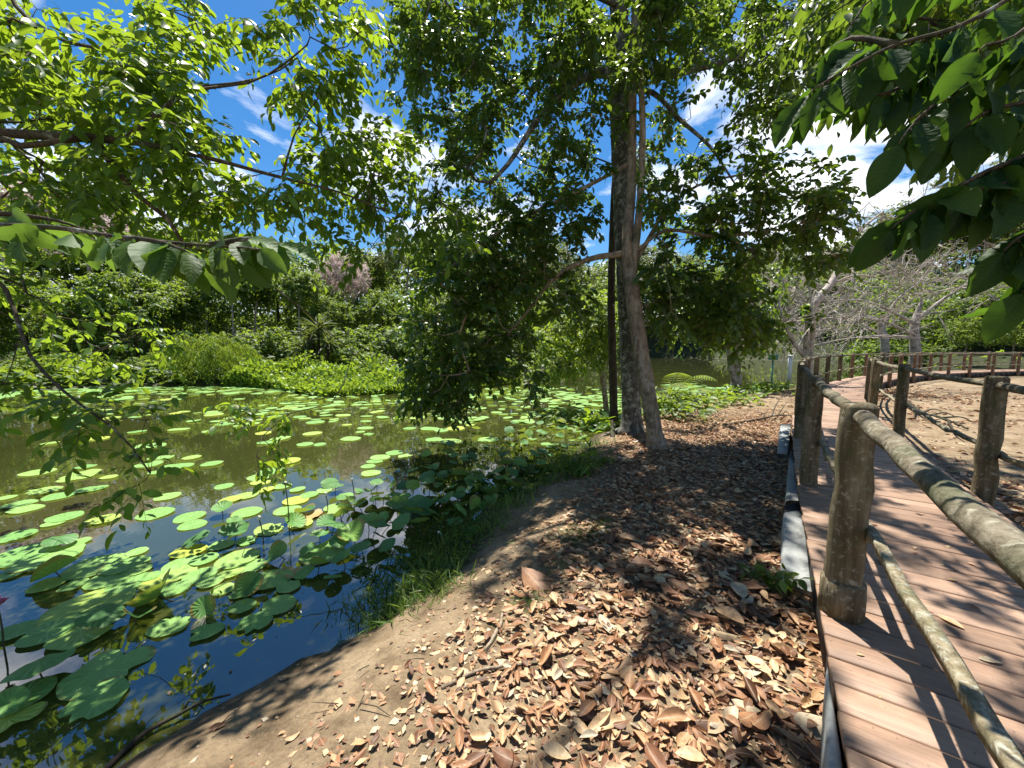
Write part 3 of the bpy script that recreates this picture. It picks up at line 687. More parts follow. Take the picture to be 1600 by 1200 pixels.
# ================================================================== tree over the pond on the near left; its trunk stands out of frame
TL0 = np.array([-5.4, 2.2, -.4])
TL = [TL0, TL0 + [.1, .1, 1.6], TL0 + [.15, .25, 2.8], TL0 + [.3, .5, 4.4], TL0 + [.5, .8, 6.2], TL0 + [.7, 1.2, 8]]
limbL = [([TL0 + [.12, .2, 2.2], k(-60, 205, 3.4), k(0, 208, 3.3), k(110, 214, 3.25), k(210, 222, 3.3), k(330, 248, 3.5), k(430, 275, 3.8), k(530, 300, 4.1), k(590, 325, 4.3)], (.056, .008)),
         ([TL0 + [.12, .2, 2.1], k(-60, 236, 3.2), k(40, 228, 3.15), k(130, 216, 3.2)], (.036, .02)),
         ([k(172, 222, 3.3), k(178, 260, 3.3), k(215, 305, 3.4), k(270, 350, 3.5), k(300, 410, 3.6), k(330, 460, 3.7)], (.032, .008)),
         ([TL0 + [.2, .4, 3.6], k(-40, -60, 3.6), k(20, 5, 3.5), k(75, 55, 3.5), k(150, 75, 3.6), k(210, 80, 3.7)], (.04, .008)),
         ([k(215, 222, 3.3), k(300, 140, 3.6), k(370, 135, 3.8), k(430, 110, 4.0), k(480, 70, 4.1)], (.018, .005)),
         ([k(240, 150, 3.5), k(300, 135, 3.8), k(345, 133, 4.0), k(420, 118, 4.1), k(465, 90, 4.2)], (.016, .005)),
         ([TL0 + [.12, .2, 1.7], k(-50, 420, 3.2), k(50, 560, 3.0), k(110, 620, 2.9), k(190, 680, 2.9), k(235, 740, 2.9)], (.025, .005)),
         ([k(300, 380, 3.7), k(400, 430, 4.2), k(480, 490, 4.6), k(560, 560, 5.0), k(590, 590, 5.1)], (.014, .004)),
         ([k(430, 275, 3.8), k(455, 225, 4.0), k(470, 190, 4.1), k(500, 150, 4.2)], (.014, .005)),
         ([TL0 + [.3, .5, 4.2], k(200, -250, 3.8), k(380, -120, 4.2), k(440, -20, 4.3), k(470, 40, 4.3)], (.05, .008))]
targL = regions([(40, 90, 100, 90, 3.0, 4.6, 34), (180, 170, 120, 90, 3.0, 4.6, 36), (240, 80, 70, 70, 3.4, 4.8, 26), (315, 200, 45, 70, 3.3, 4.6, 10), (60, 300, 120, 60, 3.2, 5, 26), (200, 310, 110, 60, 3.2, 5, 24),
                 (300, 20, 50, 30, 3.6, 4.8, 7), (430, 30, 60, 40, 3.8, 4.6, 7), (460, 120, 50, 25, 3.8, 4.6, 6), (520, 100, 40, 40, 4, 4.6, 9), (540, 30, 40, 40, 4, 4.8, 6), (500, 240, 40, 50, 4, 4.8, 10),
                 (560, 250, 60, 50, 4.2, 5.2, 17), (620, 290, 60, 60, 4.4, 5.4, 18), (680, 345, 50, 30, 4.6, 5.4, 8), (420, 310, 90, 40, 3.6, 4.8, 12), (330, 340, 80, 30, 3.5, 4.8, 10), (560, 360, 60, 40, 4.4, 5.4, 7),
                 (90, 490, 120, 70, 4.6, 6.5, 10), (50, 630, 80, 40, 2.9, 3.4, 4), (170, 665, 70, 45, 2.8, 3.2, 4), (235, 740, 30, 20, 2.8, 3.1, 2), (30, 440, 90, 40, 3.6, 5, 10), (200, 560, 60, 50, 4, 5.2, 3), (420, 640, 40, 30, 4.2, 4.8, 3), (400, 700, 30, 20, 4.0, 4.4, 2)])
overL = ball(-3.6, 2.6, 6.8, 2.4, 1.8, 1.2, 26)
trunk_tree('pondside_tree', 'leafy limbs with small oval leaves reaching over the pond below blue sky', TL, [.17, .15, .13, .11, .07, .03], limbL, np.concatenate([targL, overL]), (MAT['twig_bark'], MAT['bright_leaf']), .105, T_OVAL, 5, .38, 8, .35, 1.0, tip=.0035, tw_r=.0018, root_flare=False)

# ================================================================== the nearest sprays of big leaves
def spray(name, label, stems, lf, mat, size, droop, seed_dir, tms=T_BIG, r=(.012, .003)):
    """a bough of big leaves: stems are polylines; lf = leaves per stem"""
    root = empty(name, stems[0][0], label, 'branch'); mw, ml = MB(), MB()
    for st, n in zip(stems, lf):
        P = spline(st, step=.04); tube(mw, P, np.linspace(r[0], r[1], len(P)), 6)
        T = nrm(np.gradient(P, axis=0)); u = np.linspace(.12, 1, n)
        for j, q in enumerate(u):
            i = min(len(P) - 1, int(q * (len(P) - 1))); t = T[i]
            side = nrm(np.cross(t, [0, 0, 1.0])) * (1 if j % 2 else -1)
            d = nrm(side * rng.uniform(.5, 1) + t * (rng.uniform(.3, .9) if j < n - 1 else 2) + np.array([0, 0, -droop * rng.uniform(.6, 1.7)]) + .25 * rng.normal(size=3))
            b = P[i] + .02 * d
            tube(mw, np.array([P[i], b + .003]), [.003, .002], 4)
            put_leaves(ml, tms[j % len(tms)], b[None], d[None], nrm(np.array([[0, 0, 1.0]]) + .7 * rng.normal(size=(1, 3)) + np.array([seed_dir])), [size * rng.uniform(.72, 1.15)])
    mw.build('twig', MAT['twig_bark'], root); ml.build('foliage', MAT[mat], root)
    return root
spray('overhanging_branch', 'big ribbed leaves on a horizontal twig hanging close over the pond', 
      [[k(-120, 345, 1.35), k(0, 352, 1.32), k(90, 356, 1.28), k(200, 372, 1.24), k(330, 384, 1.2), k(400, 388, 1.18)],
       [k(200, 372, 1.24), k(250, 378, 1.18), k(290, 392, 1.14)], [k(330, 384, 1.2), k(390, 372, 1.24), k(425, 378, 1.26)],
       [k(-60, 330, 1.4), k(20, 335, 1.45), k(90, 345, 1.5), k(140, 362, 1.5)]], [22, 8, 12, 11], 'big_leaf', .155, .5, (0, -.5, 0))
def pxs(lst): return [k(*p) for p in lst]
spray('overhanging_branch', 'broad dark drooping leaves hanging close above the boardwalk',
      [pxs([(1700, -120, 1.5), (1600, -20, 1.45), (1500, 40, 1.4), (1400, 70, 1.38), (1320, 110, 1.36), (1270, 140, 1.34)]),
       pxs([(1650, 60, 1.4), (1560, 110, 1.35), (1480, 150, 1.3), (1440, 180, 1.26), (1410, 215, 1.24)]),
       pxs([(1700, 140, 1.35), (1600, 160, 1.3), (1540, 175, 1.28), (1500, 205, 1.28)]),
       pxs([(1500, 40, 1.4), (1450, 100, 1.42), (1400, 140, 1.42), (1360, 150, 1.4)]),
       pxs([(1700, -150, 1.7), (1560, -80, 1.7), (1440, -40, 1.7), (1360, 0, 1.7), (1330, 40, 1.7)]),
       pxs([(1720, 0, 1.2), (1640, 20, 1.2), (1580, 60, 1.2), (1540, 70, 1.2)]),
       pxs([(1400, 70, 1.38), (1330, 60, 1.5), (1290, 90, 1.55), (1262, 160, 1.55)])], [36, 30, 24, 24, 30, 20, 24], 'drooping_leaf', .152, 1.4, (0, -.7, 0))
spray('overhanging_branch', 'lower cluster of dark drooping leaves beside the bare branched trees',
      [pxs([(1720, 190, 1.3), (1640, 225, 1.3), (1590, 248, 1.28), (1540, 268, 1.26), (1500, 290, 1.25), (1445, 318, 1.25), (1400, 350, 1.25)]),
       pxs([(1640, 225, 1.3), (1600, 270, 1.25), (1560, 290, 1.22), (1530, 295, 1.2)]),
       pxs([(1720, 320, 1.3), (1640, 345, 1.28), (1600, 365, 1.26), (1575, 385, 1.25)]),
       pxs([(1740, 430, 1.3), (1670, 420, 1.28), (1630, 430, 1.26), (1605, 450, 1.25)])], [46, 26, 30, 22], 'drooping_leaf', .165, 1.2, (0, -.7, 0))

# ================================================================== the tree that shades the boardwalk; it stands beside the viewer, its crown high overhead
B0 = np.array([6.4, -.6, -.05])
trunk_tree('shade_tree', 'dark leafy crown entering at the top right corner above the boardwalk', [B0, B0 + [-.1, .1, 2], B0 + [-.4, .5, 4.2], B0 + [-.9, 1.2, 6.2], B0 + [-1.6, 2.4, 8]], [.22, .2, .18, .14, .06],
    [([B0 + [-.3, .4, 3.8], B0 + [-1.2, 1.2, 4.6], B0 + [-2.6, 2.2, 5.2], B0 + [-4, 3.4, 5.8]], (.10, .03)), ([B0 + [-.6, .8, 5], B0 + [-.6, 2.4, 5.4], B0 + [-.6, 4.2, 5.4]], (.09, .03))],
    np.concatenate([ball(2.4, 3.9, 7.2, 2.0, 1.3, 1.0, 16), ball(5.4, 4.0, 6.4, 1.6, 1.8, 1.2, 12), regions([(1380, 30, 90, 70, 3.2, 5.5, 30), (1500, 20, 120, 70, 3.0, 5.0, 40), (1560, 120, 60, 80, 3.2, 5.0, 22)])]),
    (MAT['dark_bark'], MAT['dark_leaf']), .14, T_MID, 6, .55, 8, .6, 1.1)
# ================================================================== woods round the pond: one of each kind, then copies
T_FAR = [leaf_template(1, .62, .30, .25, .5), leaf_template(1, .50, .2, .45, .5), leaf_template(2, .55, .35, .3, .5)]
T_STRAP = [leaf_template(4, .085, .5, .55, .4), leaf_template(4, .07, .5, .25, .4), leaf_template(4, .1, .4, .85, .45)]
def proto(name, h, lobes, bark, leaf, size, n_tw, L, n_lf, r0=.18, droop=.3, tms=T_FAR, stems=((0, 0),), top=.75, lean=.05, leaf2=None, tip=.012):
    """a tree h metres tall built at the origin; lobes = (x, y, z, rx, ry, rz, clusters)"""
    root = empty(name); sk = Skel()
    for (sx_, sy_) in stems:
        P = spline([(sx_, sy_, -.5), (sx_ * 1.2 + lean * rng.normal() * h * .3, sy_ * 1.2, h * .25), (sx_ * 1.6 + lean * rng.normal() * h * .6, sy_ * 1.6 + lean * rng.normal() * h * .6, h * top)], step=h * .05)
        last = -1
        for i, p in enumerate(P): sk.P.append(p); sk.par.append(last); sk.r0.append(r0 * (1 - .75 * i / len(P))); last = len(sk.P) - 1
    tg = np.concatenate([ball(*l) for l in lobes]); tg = tg[tg[:, 2] > .05]
    C, D = sk.grow(tg, h * .06, .5, .14); sk.radii(tip)
    mw, ml = MB(), MB(); sk.mesh(mw, 5, 8, .1)
    twigs_and_leaves(None, ml, tms, C, D, n_tw, L, n_lf, size, droop, 1.1)
    mw.build('trunk', MAT[bark], root); ml.build('crown', MAT[leaf], root)
    return root
def lob(n, h, w, z0, cl, flat=.5):
    out = []
    for i in range(n):
        a = i * 2.4 + rng.uniform(-.4, .4); q = math.sqrt((i + .4) / n); z = z0 + (h - z0) * (.25 + .62 * (1 - q * .75) * rng.uniform(.7, 1))
        rr = w * rng.uniform(.38, .55)
        out.append((w * q * .75 * math.cos(a), w * q * .75 * math.sin(a), z, rr, rr, rr * flat * rng.uniform(.8, 1.2), cl))
    return out
PR = {
 'dense': (proto('broadleaf_tree', 10, lob(9, 9.8, 4.0, 2.0, 17, .65) + [(0, 0, 3.4, 3.6, 3.6, 2.0, 26)], 'dark_bark', 'wood_leaf', .27, 7, .95, 9), 10),
 'tall': (proto('broadleaf_tree', 10, lob(7, 10, 2.7, 4.2, 17, .7), 'bare_bark', 'wood_leaf', .24, 7, .8, 9, r0=.13), 10),
 'olive': (proto('feathery_tree', 10, lob(10, 10, 4.2, 4, 14, .35), 'bare_bark', 'olive_leaf', .17, 9, .9, 12, r0=.16), 10),
 'pink': (proto('flowering_tree', 10, lob(9, 10, 3.6, 4, 16, .55), 'bare_bark', 'pink_blossom', .20, 7, .8, 8, r0=.14), 10),
 'lime': (proto('broadleaf_tree', 10, lob(8, 9.8, 3.4, 1.5, 16, .6), 'pale_bark', 'lime_leaf', .25, 6, .9, 9, r0=.14), 10),
 'bush': (proto('shrub', 3, lob(7, 3.0, 1.9, .2, 13, .7), 'dark_bark', 'wood_leaf', .19, 6, .5, 8, r0=.05, stems=((.1, 0), (-.15, .1), (0, -.2)), tip=.006), 3),
 'limebush': (proto('shrub', 3, lob(7, 3.0, 2.0, .2, 13, .7), 'dark_bark', 'lime_leaf', .16, 6, .5, 8, r0=.05, stems=((.1, 0), (-.15, .1), (0, -.2)), tip=.006), 3),
 'feather': (proto('bamboo_shrub', 3, lob(9, 3.0, 2.0, .3, 15, .6), 'dark_bark', 'lime_leaf', .24, 7, .75, 10, r0=.04, droop=.75, tms=[leaf_template(2, .14, .3, .5, .45)], stems=((.1, 0), (-.15, .1), (0, -.2), (.3, .2)), tip=.005), 3),
}
used = set(); WOOD = []
def plant(kind, px, Y, top, wide, label, cat='tree', group=None, rot=None, sink=.0):
    """stand a copy at the spot seen at column px, Y metres ahead, its top reaching picture row `top`"""
    root, h0 = PR[kind]
    c = at_y(px, 560, Y); x, y = c[0], Y; z0 = gz(x, y) - sink
    if kind not in used: o = root; used.add(kind)
    else: o = copy_tree(root)
    H = at_y(px, top, Y)[2] - z0; f = H / h0
    o.location = (x, y, z0); o.scale = (f * wide, f * wide, f); o.rotation_euler = (0, 0, rng.uniform(0, 6.28) if rot is None else rot)
    tag(o, label, cat, group); WOOD.append(o); return o
# far left bank
plant('dense', -90, 22.5, 300, 1.0, 'dark tree on the far bank, the one cut by the left edge')
plant('dense', 40, 26.5, 395, 1.0, 'dark bushy tree below the pale pink blossom at far left')
plant('dense', 135, 25.5, 420, .95, 'dark low tree on the far bank, half behind the drooping twigs')
plant('lime', 90, 23.5, 520, 1.5, 'yellow green young tree low on the far left bank', 'tree')
plant('pink', 30, 36, 235, 1.2, 'largest pale pink blossoming tree, high at the far left')
plant('pink', 150, 38, 275, 1.1, 'pale pink blossoming tree right of the largest one')
plant('dense', 215, 27, 385, 1.0, 'dark round tree left of the feathery yellow green shrub')
plant('dense', 285, 30, 400, .9, 'dark tree rising straight behind the feathery yellow green shrub')
plant('tall', 250, 37, 330, 1.0, 'tall tree with pale stem topping the far left woods')
plant('olive', 330, 40, 335, 1.0, 'feathery olive tree on the skyline above the feathery shrub')
plant('tall', 368, 31, 372, .8, 'tall tree with a pale bare lower stem right of the feathery shrub')
plant('tall', 402, 33, 362, .85, 'second pale stemmed tree right of the feathery shrub, slightly taller')
plant('dense', 440, 36, 385, 1.0, 'dark tree behind the spiky leaved plant')
plant('tall', 470, 32, 395, .8, 'slender tree directly above the spiky leaved plant')
plant('pink', 545, 37, 378, .75, 'dusty pink blossoming tree above the bright mat of water plants')
plant('dense', 520, 33, 440, .8, 'dark tree in front of the dusty pink blossoming tree')
plant('dense', 600, 35, 430, .95, 'dark tree right of the dusty pink blossoming tree')
plant('olive', 640, 44, 350, .95, 'feathery olive tree on the skyline left of the drooping canopy')
plant('tall', 690, 42, 335, 1.0, 'tall tree behind the drooping canopy, its pale stem hidden')
plant('dense', 700, 34, 420, 1.0, 'dark tree behind the lowest drooping leaves')
plant('dense', 790, 38, 400, 1.1, 'dark tree across the water left of the tall trunks')
plant('olive', 830, 48, 350, 1.1, 'feathery olive tree across the water left of the tall trunks')
plant('lime', 770, 33, 480, 1.0, 'light green tree across the water behind the lotus bed')
plant('dense', 890, 42, 415, 1.1, 'dark tree across the water just left of the dark trunk')
plant('dense', 560, 46, 365, 1.1, 'dark tree on the skyline behind the dusty pink blossoms')
plant('dense', 330, 46, 360, 1.2, 'dark tree on the skyline behind the pale stemmed trees')
plant('dense', 120, 46, 330, 1.2, 'dark tree on the skyline between the two pale pink trees')
# far shore beyond the open water and the hill on the right
plant('dense', 970, 86, 400, 1.3, 'far dark tree on the opposite shore behind the tall trunks')
plant('dense', 1050, 88, 395, 1.4, 'far dark tree on the opposite shore right of the tall trunks')
plant('olive', 1010, 96, 375, 1.3, 'far olive tree on the skyline right of the tall trunks')
plant('dense', 1120, 86, 400, 1.4, 'far dark tree on the opposite shore left of the pale trunk')
plant('dense', 1180, 84, 395, 1.4, 'far dark tree on the opposite shore right of the pale trunk')
plant('dense', 1235, 82, 385, 1.4, 'far dark tree on the opposite shore above the white post')
plant('olive', 1190, 98, 370, 1.3, 'far olive tree on the skyline above the pale trunk')
plant('dense', 1300, 66, 400, 1.2, 'dark tree behind the bare spreading branches, left one')
plant('dense', 1370, 60, 390, 1.2, 'dark tree behind the bare spreading branches, middle one')
plant('dense', 1450, 56, 395, 1.2, 'dark tree behind the bare spreading branches, right one')
plant('olive', 1340, 78, 350, 1.3, 'olive tree on the hill at the left end of the right skyline')
plant('olive', 1430, 66, 305, 1.2, 'olive tree on the hill behind the hanging dark leaves')
plant('olive', 1520, 54, 235, 1.2, 'tallest feathery olive tree on the hill at right')
plant('olive', 1620, 48, 225, 1.2, 'feathery olive tree on the hill cut by the right edge')
plant('lime', 1505, 33, 475, .9, 'bright green young tree behind the far curve of the boardwalk')
plant('lime', 1580, 30, 470, .9, 'bright green young tree by the right edge behind the far railing')
plant('dense', 1540, 40, 420, 1.1, 'dark tree behind the bright green young trees')
plant('dense', 1640, 36, 400, 1.1, 'dark tree cut by the right edge behind the far railing')
plant('bush', 1440, 36, 530, 1.3, 'dark bush right of the thick bare trunk behind the far railing', 'shrub')
plant('bush', 1370, 38, 528, 1.3, 'dark bush left of the thick bare trunk behind the far railing', 'shrub')
# bank shrubs
plant('feather', 325, 21.6, 503, .98, 'feathery yellow green shrub at the edge of the far bank', 'shrub')
for (px, Y, top, wd, lb) in [(215, 22.3, 555, 1.0, 'dark shrub at the waterline left of the feathery shrub'), (255, 22.6, 545, .9, 'dark shrub tucked against the left side of the feathery shrub'),
        (400, 25.5, 515, 1.0, 'dark shrub between feathery shrub and spiky plant'), (445, 26.5, 505, 1.0, 'dark shrub just left of the spiky plant'),
        (540, 26.5, 505, 1.1, 'dark shrub just right of the spiky plant'), (590, 27.5, 500, 1.0, 'dark shrub above the right end of the water plant mat'),
        (640, 29, 500, 1.1, 'dark shrub behind the lowest hanging leaves of the leaning tree'), (700, 31, 510, 1.2, 'dark shrub across the water behind the hanging leaves'),
        (20, 22, 560, 1.0, 'dark shrub on the far left bank nearest the left edge'), (130, 22.2, 550, 1.1, 'dark shrub on the far left bank below the yellow green tree')]:
    plant('bush', px, Y, top, wd, lb, 'shrub')
for (px, Y, top, wd, lb) in [(60, 20.6, 545, 1.3, 'sunlit yellow green bush at the far left edge of the pads'), (250, 21.4, 578, 1.1, 'small yellow green bush in front of the dark shrub by the feathery shrub'), (565, 25, 535, 1.5, 'low bright green mound above the mat of water plants'), (430, 22.8, 560, 1.2, 'bright low bush left of the spiky plant at the waterline'), (170, 21.6, 572, 1.0, 'bright yellow green bush at the left waterline')]:
    plant('limebush', px, Y, top, wd, lb, 'shrub')

# undergrowth that hides the far forest floor
n = 52000
X = rng.uniform(-55, 75, n); Y = rng.uniform(8, 100, n)
d = shore_dist(X, Y); near = (np.hypot(X - np.interp(Y, ES[:, 1], ES[:, 0]), 0) < 0)
ok = (d > .3) & (rng.random(n) < np.clip(1.25 - (Y - 20) / 130, 0, 1)) & ~((X > 9) & (Y < 30)) & ~((X > -12) & (Y < 20)) & ((X < -8) | (Y > 20)) & ~((X > 15) & (Y < 62) & (rng.random(n) < .85)); X, Y = X[ok], Y[ok]
Zg = ground_z(X, Y); n = len(X); hh = rng.random(n) ** 2 * 1.1
X2 = rng.uniform(-32, -8, 9000); Y2 = rng.uniform(14, 27, 9000); k2 = (shore_dist(X2, Y2) > .05); X = np.concatenate([X, X2[k2]]); Y = np.concatenate([Y, Y2[k2]]); n = len(X); Zg = ground_z(X, Y); hh = rng.random(n) ** 2 * np.where(np.arange(n) < len(hh), 1.1, .7)
mb = MB(); D = nrm(rand_dir(n) * [1, 1, .5] + [0, 0, .25])
for t in range(3):
    s = slice(t, None, 3); put_leaves(mb, T_FAR[t], np.stack([X, Y, Zg + hh], 1)[s], D[s], nrm(rand_dir(n)[s] * .6 + [0, 0, 1]), rng.uniform(.35, .75, n)[s])
tag(mb.build('undergrowth', MAT['wood_leaf']), 'dark leafy undergrowth covering the forest floor across the pond', kind='stuff')

# ================================================================== bare trees
def bare_tree(label, trunk, r, limbs, targ, tip=.008, tuft=None, twl=.6, tn=5, twr=.004):
    root = empty('bare_tree', trunk[0], label, 'tree'); sk = Skel(); P = spline(trunk, step=.25); last = -1
    rad = np.interp(np.linspace(0, 1, len(P)), np.linspace(0, 1, len(r)), r)
    for p, q in zip(P, rad): sk.P.append(p); sk.par.append(last); sk.r0.append(q); last = len(sk.P) - 1
    for pts, rr in limbs: sk.branch(pts, .3, rr)
    C, D = sk.grow(targ, .5, .85, .05); sk.radii(tip); mw, ml = MB(), MB(); sk.mesh(mw, 5, 8, .08, .03)
    twigs_and_leaves(mw, None, [], C, D, tn + 2, twl, 0, 0, -.12, .22, twr)
    mw.build('trunk', MAT['bare_bark'], root)
    if tuft is not None:
        C = regions(tuft); twigs_and_leaves(None, ml, T_FAR, C, rand_dir(len(C)), 5, .22, 7, .16, .4, 1); ml.build('foliage', MAT['bright_leaf'], root)
    return root
b = at_z(1262, 583, .0); Yb = 15.0; b = at_y(1262, 583, Yb); b[2] = gz(b[0], Yb) - .2
bare_tree('bare tree with forking pale limbs and one green tuft, by the bend of the boardwalk', [b, k(1262, 545, Yb), k(1265, 500, Yb), k(1275, 470, Yb), k(1297, 445, Yb + .3), k(1320, 405, Yb + .6), k(1345, 360, Yb + 1), k(1380, 330, Yb + 1.5)], [.19, .165, .15, .14, .12, .09, .06, .03],
    [([k(1258, 560, Yb), k(1240, 535, Yb + .2), k(1225, 500, Yb + .3), k(1215, 470, Yb + .5)], (.10, .03)), ([k(1268, 560, Yb), k(1272, 520, Yb - .2), k(1270, 490, Yb - .3), k(1262, 430, Yb)], (.10, .02)),
     ([k(1297, 445, Yb + .3), k(1340, 430, Yb + 1), k(1400, 440, Yb + 2)], (.05, .015))],
    regions([(1230, 460, 50, 60, 14, 18, 27), (1440, 395, 120, 60, 15.5, 21, 24), (1300, 380, 70, 60, 14.5, 18, 27), (1380, 340, 90, 40, 15, 19, 31), (1350, 430, 90, 40, 15, 19, 27), (1235, 520, 40, 20, 14, 17, 15), (1460, 330, 70, 40, 17, 20, 17)]), .010, [(1266, 492, 10, 14, 14.7, 15.1, 8)], 1.2, 2, .010)
Yc = 29
b = at_y(1432, 560, Yc); b[2] = gz(b[0], Yc) - .3
bare_tree('wide bare tree with a thick trunk and flat spreading branches behind the far railing', [b, k(1430, 540, Yc), k(1428, 515, Yc), k(1432, 495, Yc), k(1440, 470, Yc)], [.40, .34, .30, .24, .10],
    [([k(1428, 525, Yc), k(1410, 515, Yc - .5), k(1380, 502, Yc - 1), k(1330, 495, Yc - 1.5), k(1270, 500, Yc - 2)], (.11, .025)), ([k(1430, 505, Yc), k(1400, 490, Yc - 1), k(1350, 470, Yc - 2), k(1290, 470, Yc - 2)], (.13, .03)),
     ([k(1432, 500, Yc), k(1470, 470, Yc), k(1520, 440, Yc), k(1580, 420, Yc)], (.13, .03)), ([k(1428, 530, Yc), k(1380, 525, Yc - 1), k(1320, 530, Yc - 2), k(1250, 545, Yc - 2.5)], (.11, .025))],
    regions([(1330, 460, 110, 35, 25, 32, 62), (1290, 515, 90, 30, 24, 29, 62), (1240, 500, 50, 40, 25, 29, 25), (1480, 430, 110, 30, 26, 33, 47), (1400, 500, 70, 24, 25, 29, 27), (1560, 440, 60, 40, 27, 32, 21)]), .018, None, 2.1, 2, .017)
Yd = 36
b = at_y(1385, 558, Yd); b[2] = gz(b[0], Yd) - .3
bare_tree('smaller bare tree with a dark leaning trunk left of the wide one', [b, k(1383, 540, Yd), k(1380, 520, Yd), k(1372, 500, Yd)], [.42, .36, .3, .14],
    [([k(1381, 525, Yd), k(1340, 505, Yd - 1), k(1280, 495, Yd - 1)], (.13, .03)), ([k(1378, 515, Yd), k(1400, 470, Yd), k(1440, 440, Yd)], (.16, .04))],
    regions([(1300, 490, 90, 40, 31, 38, 47), (1400, 440, 90, 40, 32, 38, 42), (1230, 540, 40, 14, 31, 36, 15)]), .020, None, 2.2, 2, .019)

# pale trunk tree on the tongue of land
Yp = 16.4; b = at_y(1152, 606, Yp); b[2] = gz(b[0], Yp) - .2
trunk_tree('pale_tree', 'pale white trunk dividing at its foot on the sunlit tongue of land', [b, k(1150, 570, Yp), k(1150, 530, Yp), k(1153, 490, Yp), k(1157, 455, Yp), k(1160, 400, Yp)], [.22, .19, .17, .14, .11, .06],
    [([k(1158, 606, Yp), k(1142, 575, Yp - .2), k(1138, 550, Yp - .2), k(1130, 510, Yp - .3), k(1120, 460, Yp - .3)], (.12, .04))],
    regions([(1120, 460, 90, 80, 15, 18, 36), (1170, 500, 60, 50, 15, 17.5, 22), (1080, 510, 40, 40, 15, 17, 10), (1220, 440, 40, 60, 15, 17, 10)]), (MAT['bare_bark'], MAT['dark_leaf']), .2, T_FAR, 5, .7, 8, .4, 1.0, root_flare=False)
# light green arching tree behind the dark trunk
Yg = 12.4; b = at_y(952, 604, Yg); b[2] = gz(b[0], Yg) - .2
trunk_tree('young_tree', 'bright yellow green young tree with arching stems left of the dark trunk', [b, k(940, 585, Yg), k(922, 560, Yg), k(905, 535, Yg), k(890, 500, Yg)], [.10, .09, .08, .06, .03],
    [([k(940, 585, Yg), k(948, 545, Yg), k(945, 500, Yg)], (.05, .02))],
    regions([(918, 515, 48, 48, 11.3, 13.5, 66), (880, 545, 42, 38, 11.4, 13.4, 40), (945, 485, 25, 28, 11.6, 13, 18), (850, 570, 25, 20, 11.8, 13, 8)]), (MAT['pale_bark'], MAT['lime_leaf']), .15, T_MID, 5, .45, 8, .35, 1.0, root_flare=False)

# spiky plant across the pond, and the palm at the foot of the leaning tree
def spiky(px, Y, h, label, n, size, mat):
    c = at_y(px, 560, Y); z = gz(c[0], Y); root = empty('screw_pine', (c[0], Y, z), label, 'plant'); mw, ml = MB(), MB()
    for (dx, hh) in ((-.5, h * .55), (.3, h), (.9, h * .65), (-.1, h * .8)):
        P = spline([(c[0] + dx * .5, Y, z - .2), (c[0] + dx * .8, Y + dx * .2, z + hh * .5), (c[0] + dx, Y, z + hh)], step=.3); tube(mw, P, .09, 6)
        q = np.repeat(P[-1:], n, 0); D = nrm(rand_dir(n) * [1, 1, .8] + [0, 0, .45])
        for t in range(3): put_leaves(ml, T_STRAP[t], q[t::3], D[t::3], nrm(rand_dir(n)[t::3] * .3 + [0, 0, 1]), size * rng.uniform(.7, 1.15, n)[t::3])
    mw.build('trunk', MAT['dark_bark'], root); ml.build('crown', MAT[mat], root)
spiky(492, 24.4, 2.9, 'spiky plant with grey green sword leaves across the pond', 64, 1.35, 'olive_leaf')
def palm(px, py, Y, label, n, L):
    c = at_y(px, py, Y); z = gz(c[0], Y); root = empty('palm', (c[0], Y, z), label, 'palm')
    for i in range(n):
        a = i * 2.4; up = rng.uniform(.9, 1.7); l = L * rng.uniform(.8, 1.15)
        t = np.linspace(0, 1, 22); dirh = np.array([math.cos(a), math.sin(a) * .8, 0])
        P = np.array([c[0], Y, z]) + dirh * (l * .8 * t ** 1.2)[:, None] + np.array([0, 0, 1.0]) * (l * up * (t - .62 * t ** 2.2))[:, None]
        mb = MB(); tube(mb, P, np.linspace(.016, .004, 22), 5); T = nrm(np.gradient(P, axis=0))
        for sgn in (1, -1):
            s = slice(4, 22); side = nrm(np.cross(T[s], [0, 0, 1.0])) * sgn
            put_leaves(mb, T_STRAP[1], P[s], nrm(side + .55 * T[s] + [0, 0, -.15]), np.tile([0, 0, 1.0], (18, 1)), l * .30 * np.sin(np.pi * np.linspace(.12, .95, 18)) ** .6, None)
        mb.build('frond', MAT['lime_leaf'], root)
palm(1042, 620, 10.6, 'young palm with bright arching fronds behind the leaning trunk', 7, 1.45)

# ================================================================== the far woods behind the single trees, one closed mass
def belt(pts, n, size, name, label, mat):
    """pts: x, y, height of the canopy line"""
    A = np.array(pts, float); s = np.concatenate([[0], np.cumsum(np.hypot(*np.diff(A[:, :2], axis=0).T))]); u = rng.uniform(0, s[-1], n)
    X, Y, Hh = (np.interp(u, s, A[:, i]) for i in range(3)); X += rng.normal(size=n) * 2.5; Y += abs(rng.normal(size=n)) * 3
    w = sum(np.sin(u * f_ + p_) / q for f_, p_, q in ((.35, 1, 1), (.9, 2.2, 1.6), (2.1, .4, 2.6)))
    Hh = Hh * (.84 + .10 * w); v = rng.random(n) ** .8; z = ground_z(X, Y) + Hh * v; bul = np.sin(z * 1.1 + u * .8) * 1.2
    Y = Y - bul * (.4 + .6 * np.sin(u * .9)); D = nrm(rand_dir(n) * [1, .8, .6]); mb = MB()
    for t in range(3): put_leaves(mb, T_FAR[t], np.stack([X, Y, z], 1)[t::3], D[t::3], nrm(rand_dir(n)[t::3] * .7 + [0, -.4, .8]), size * rng.uniform(.6, 1.3, n)[t::3])
    return tag(mb.build(name, MAT[mat]), label, kind='stuff')
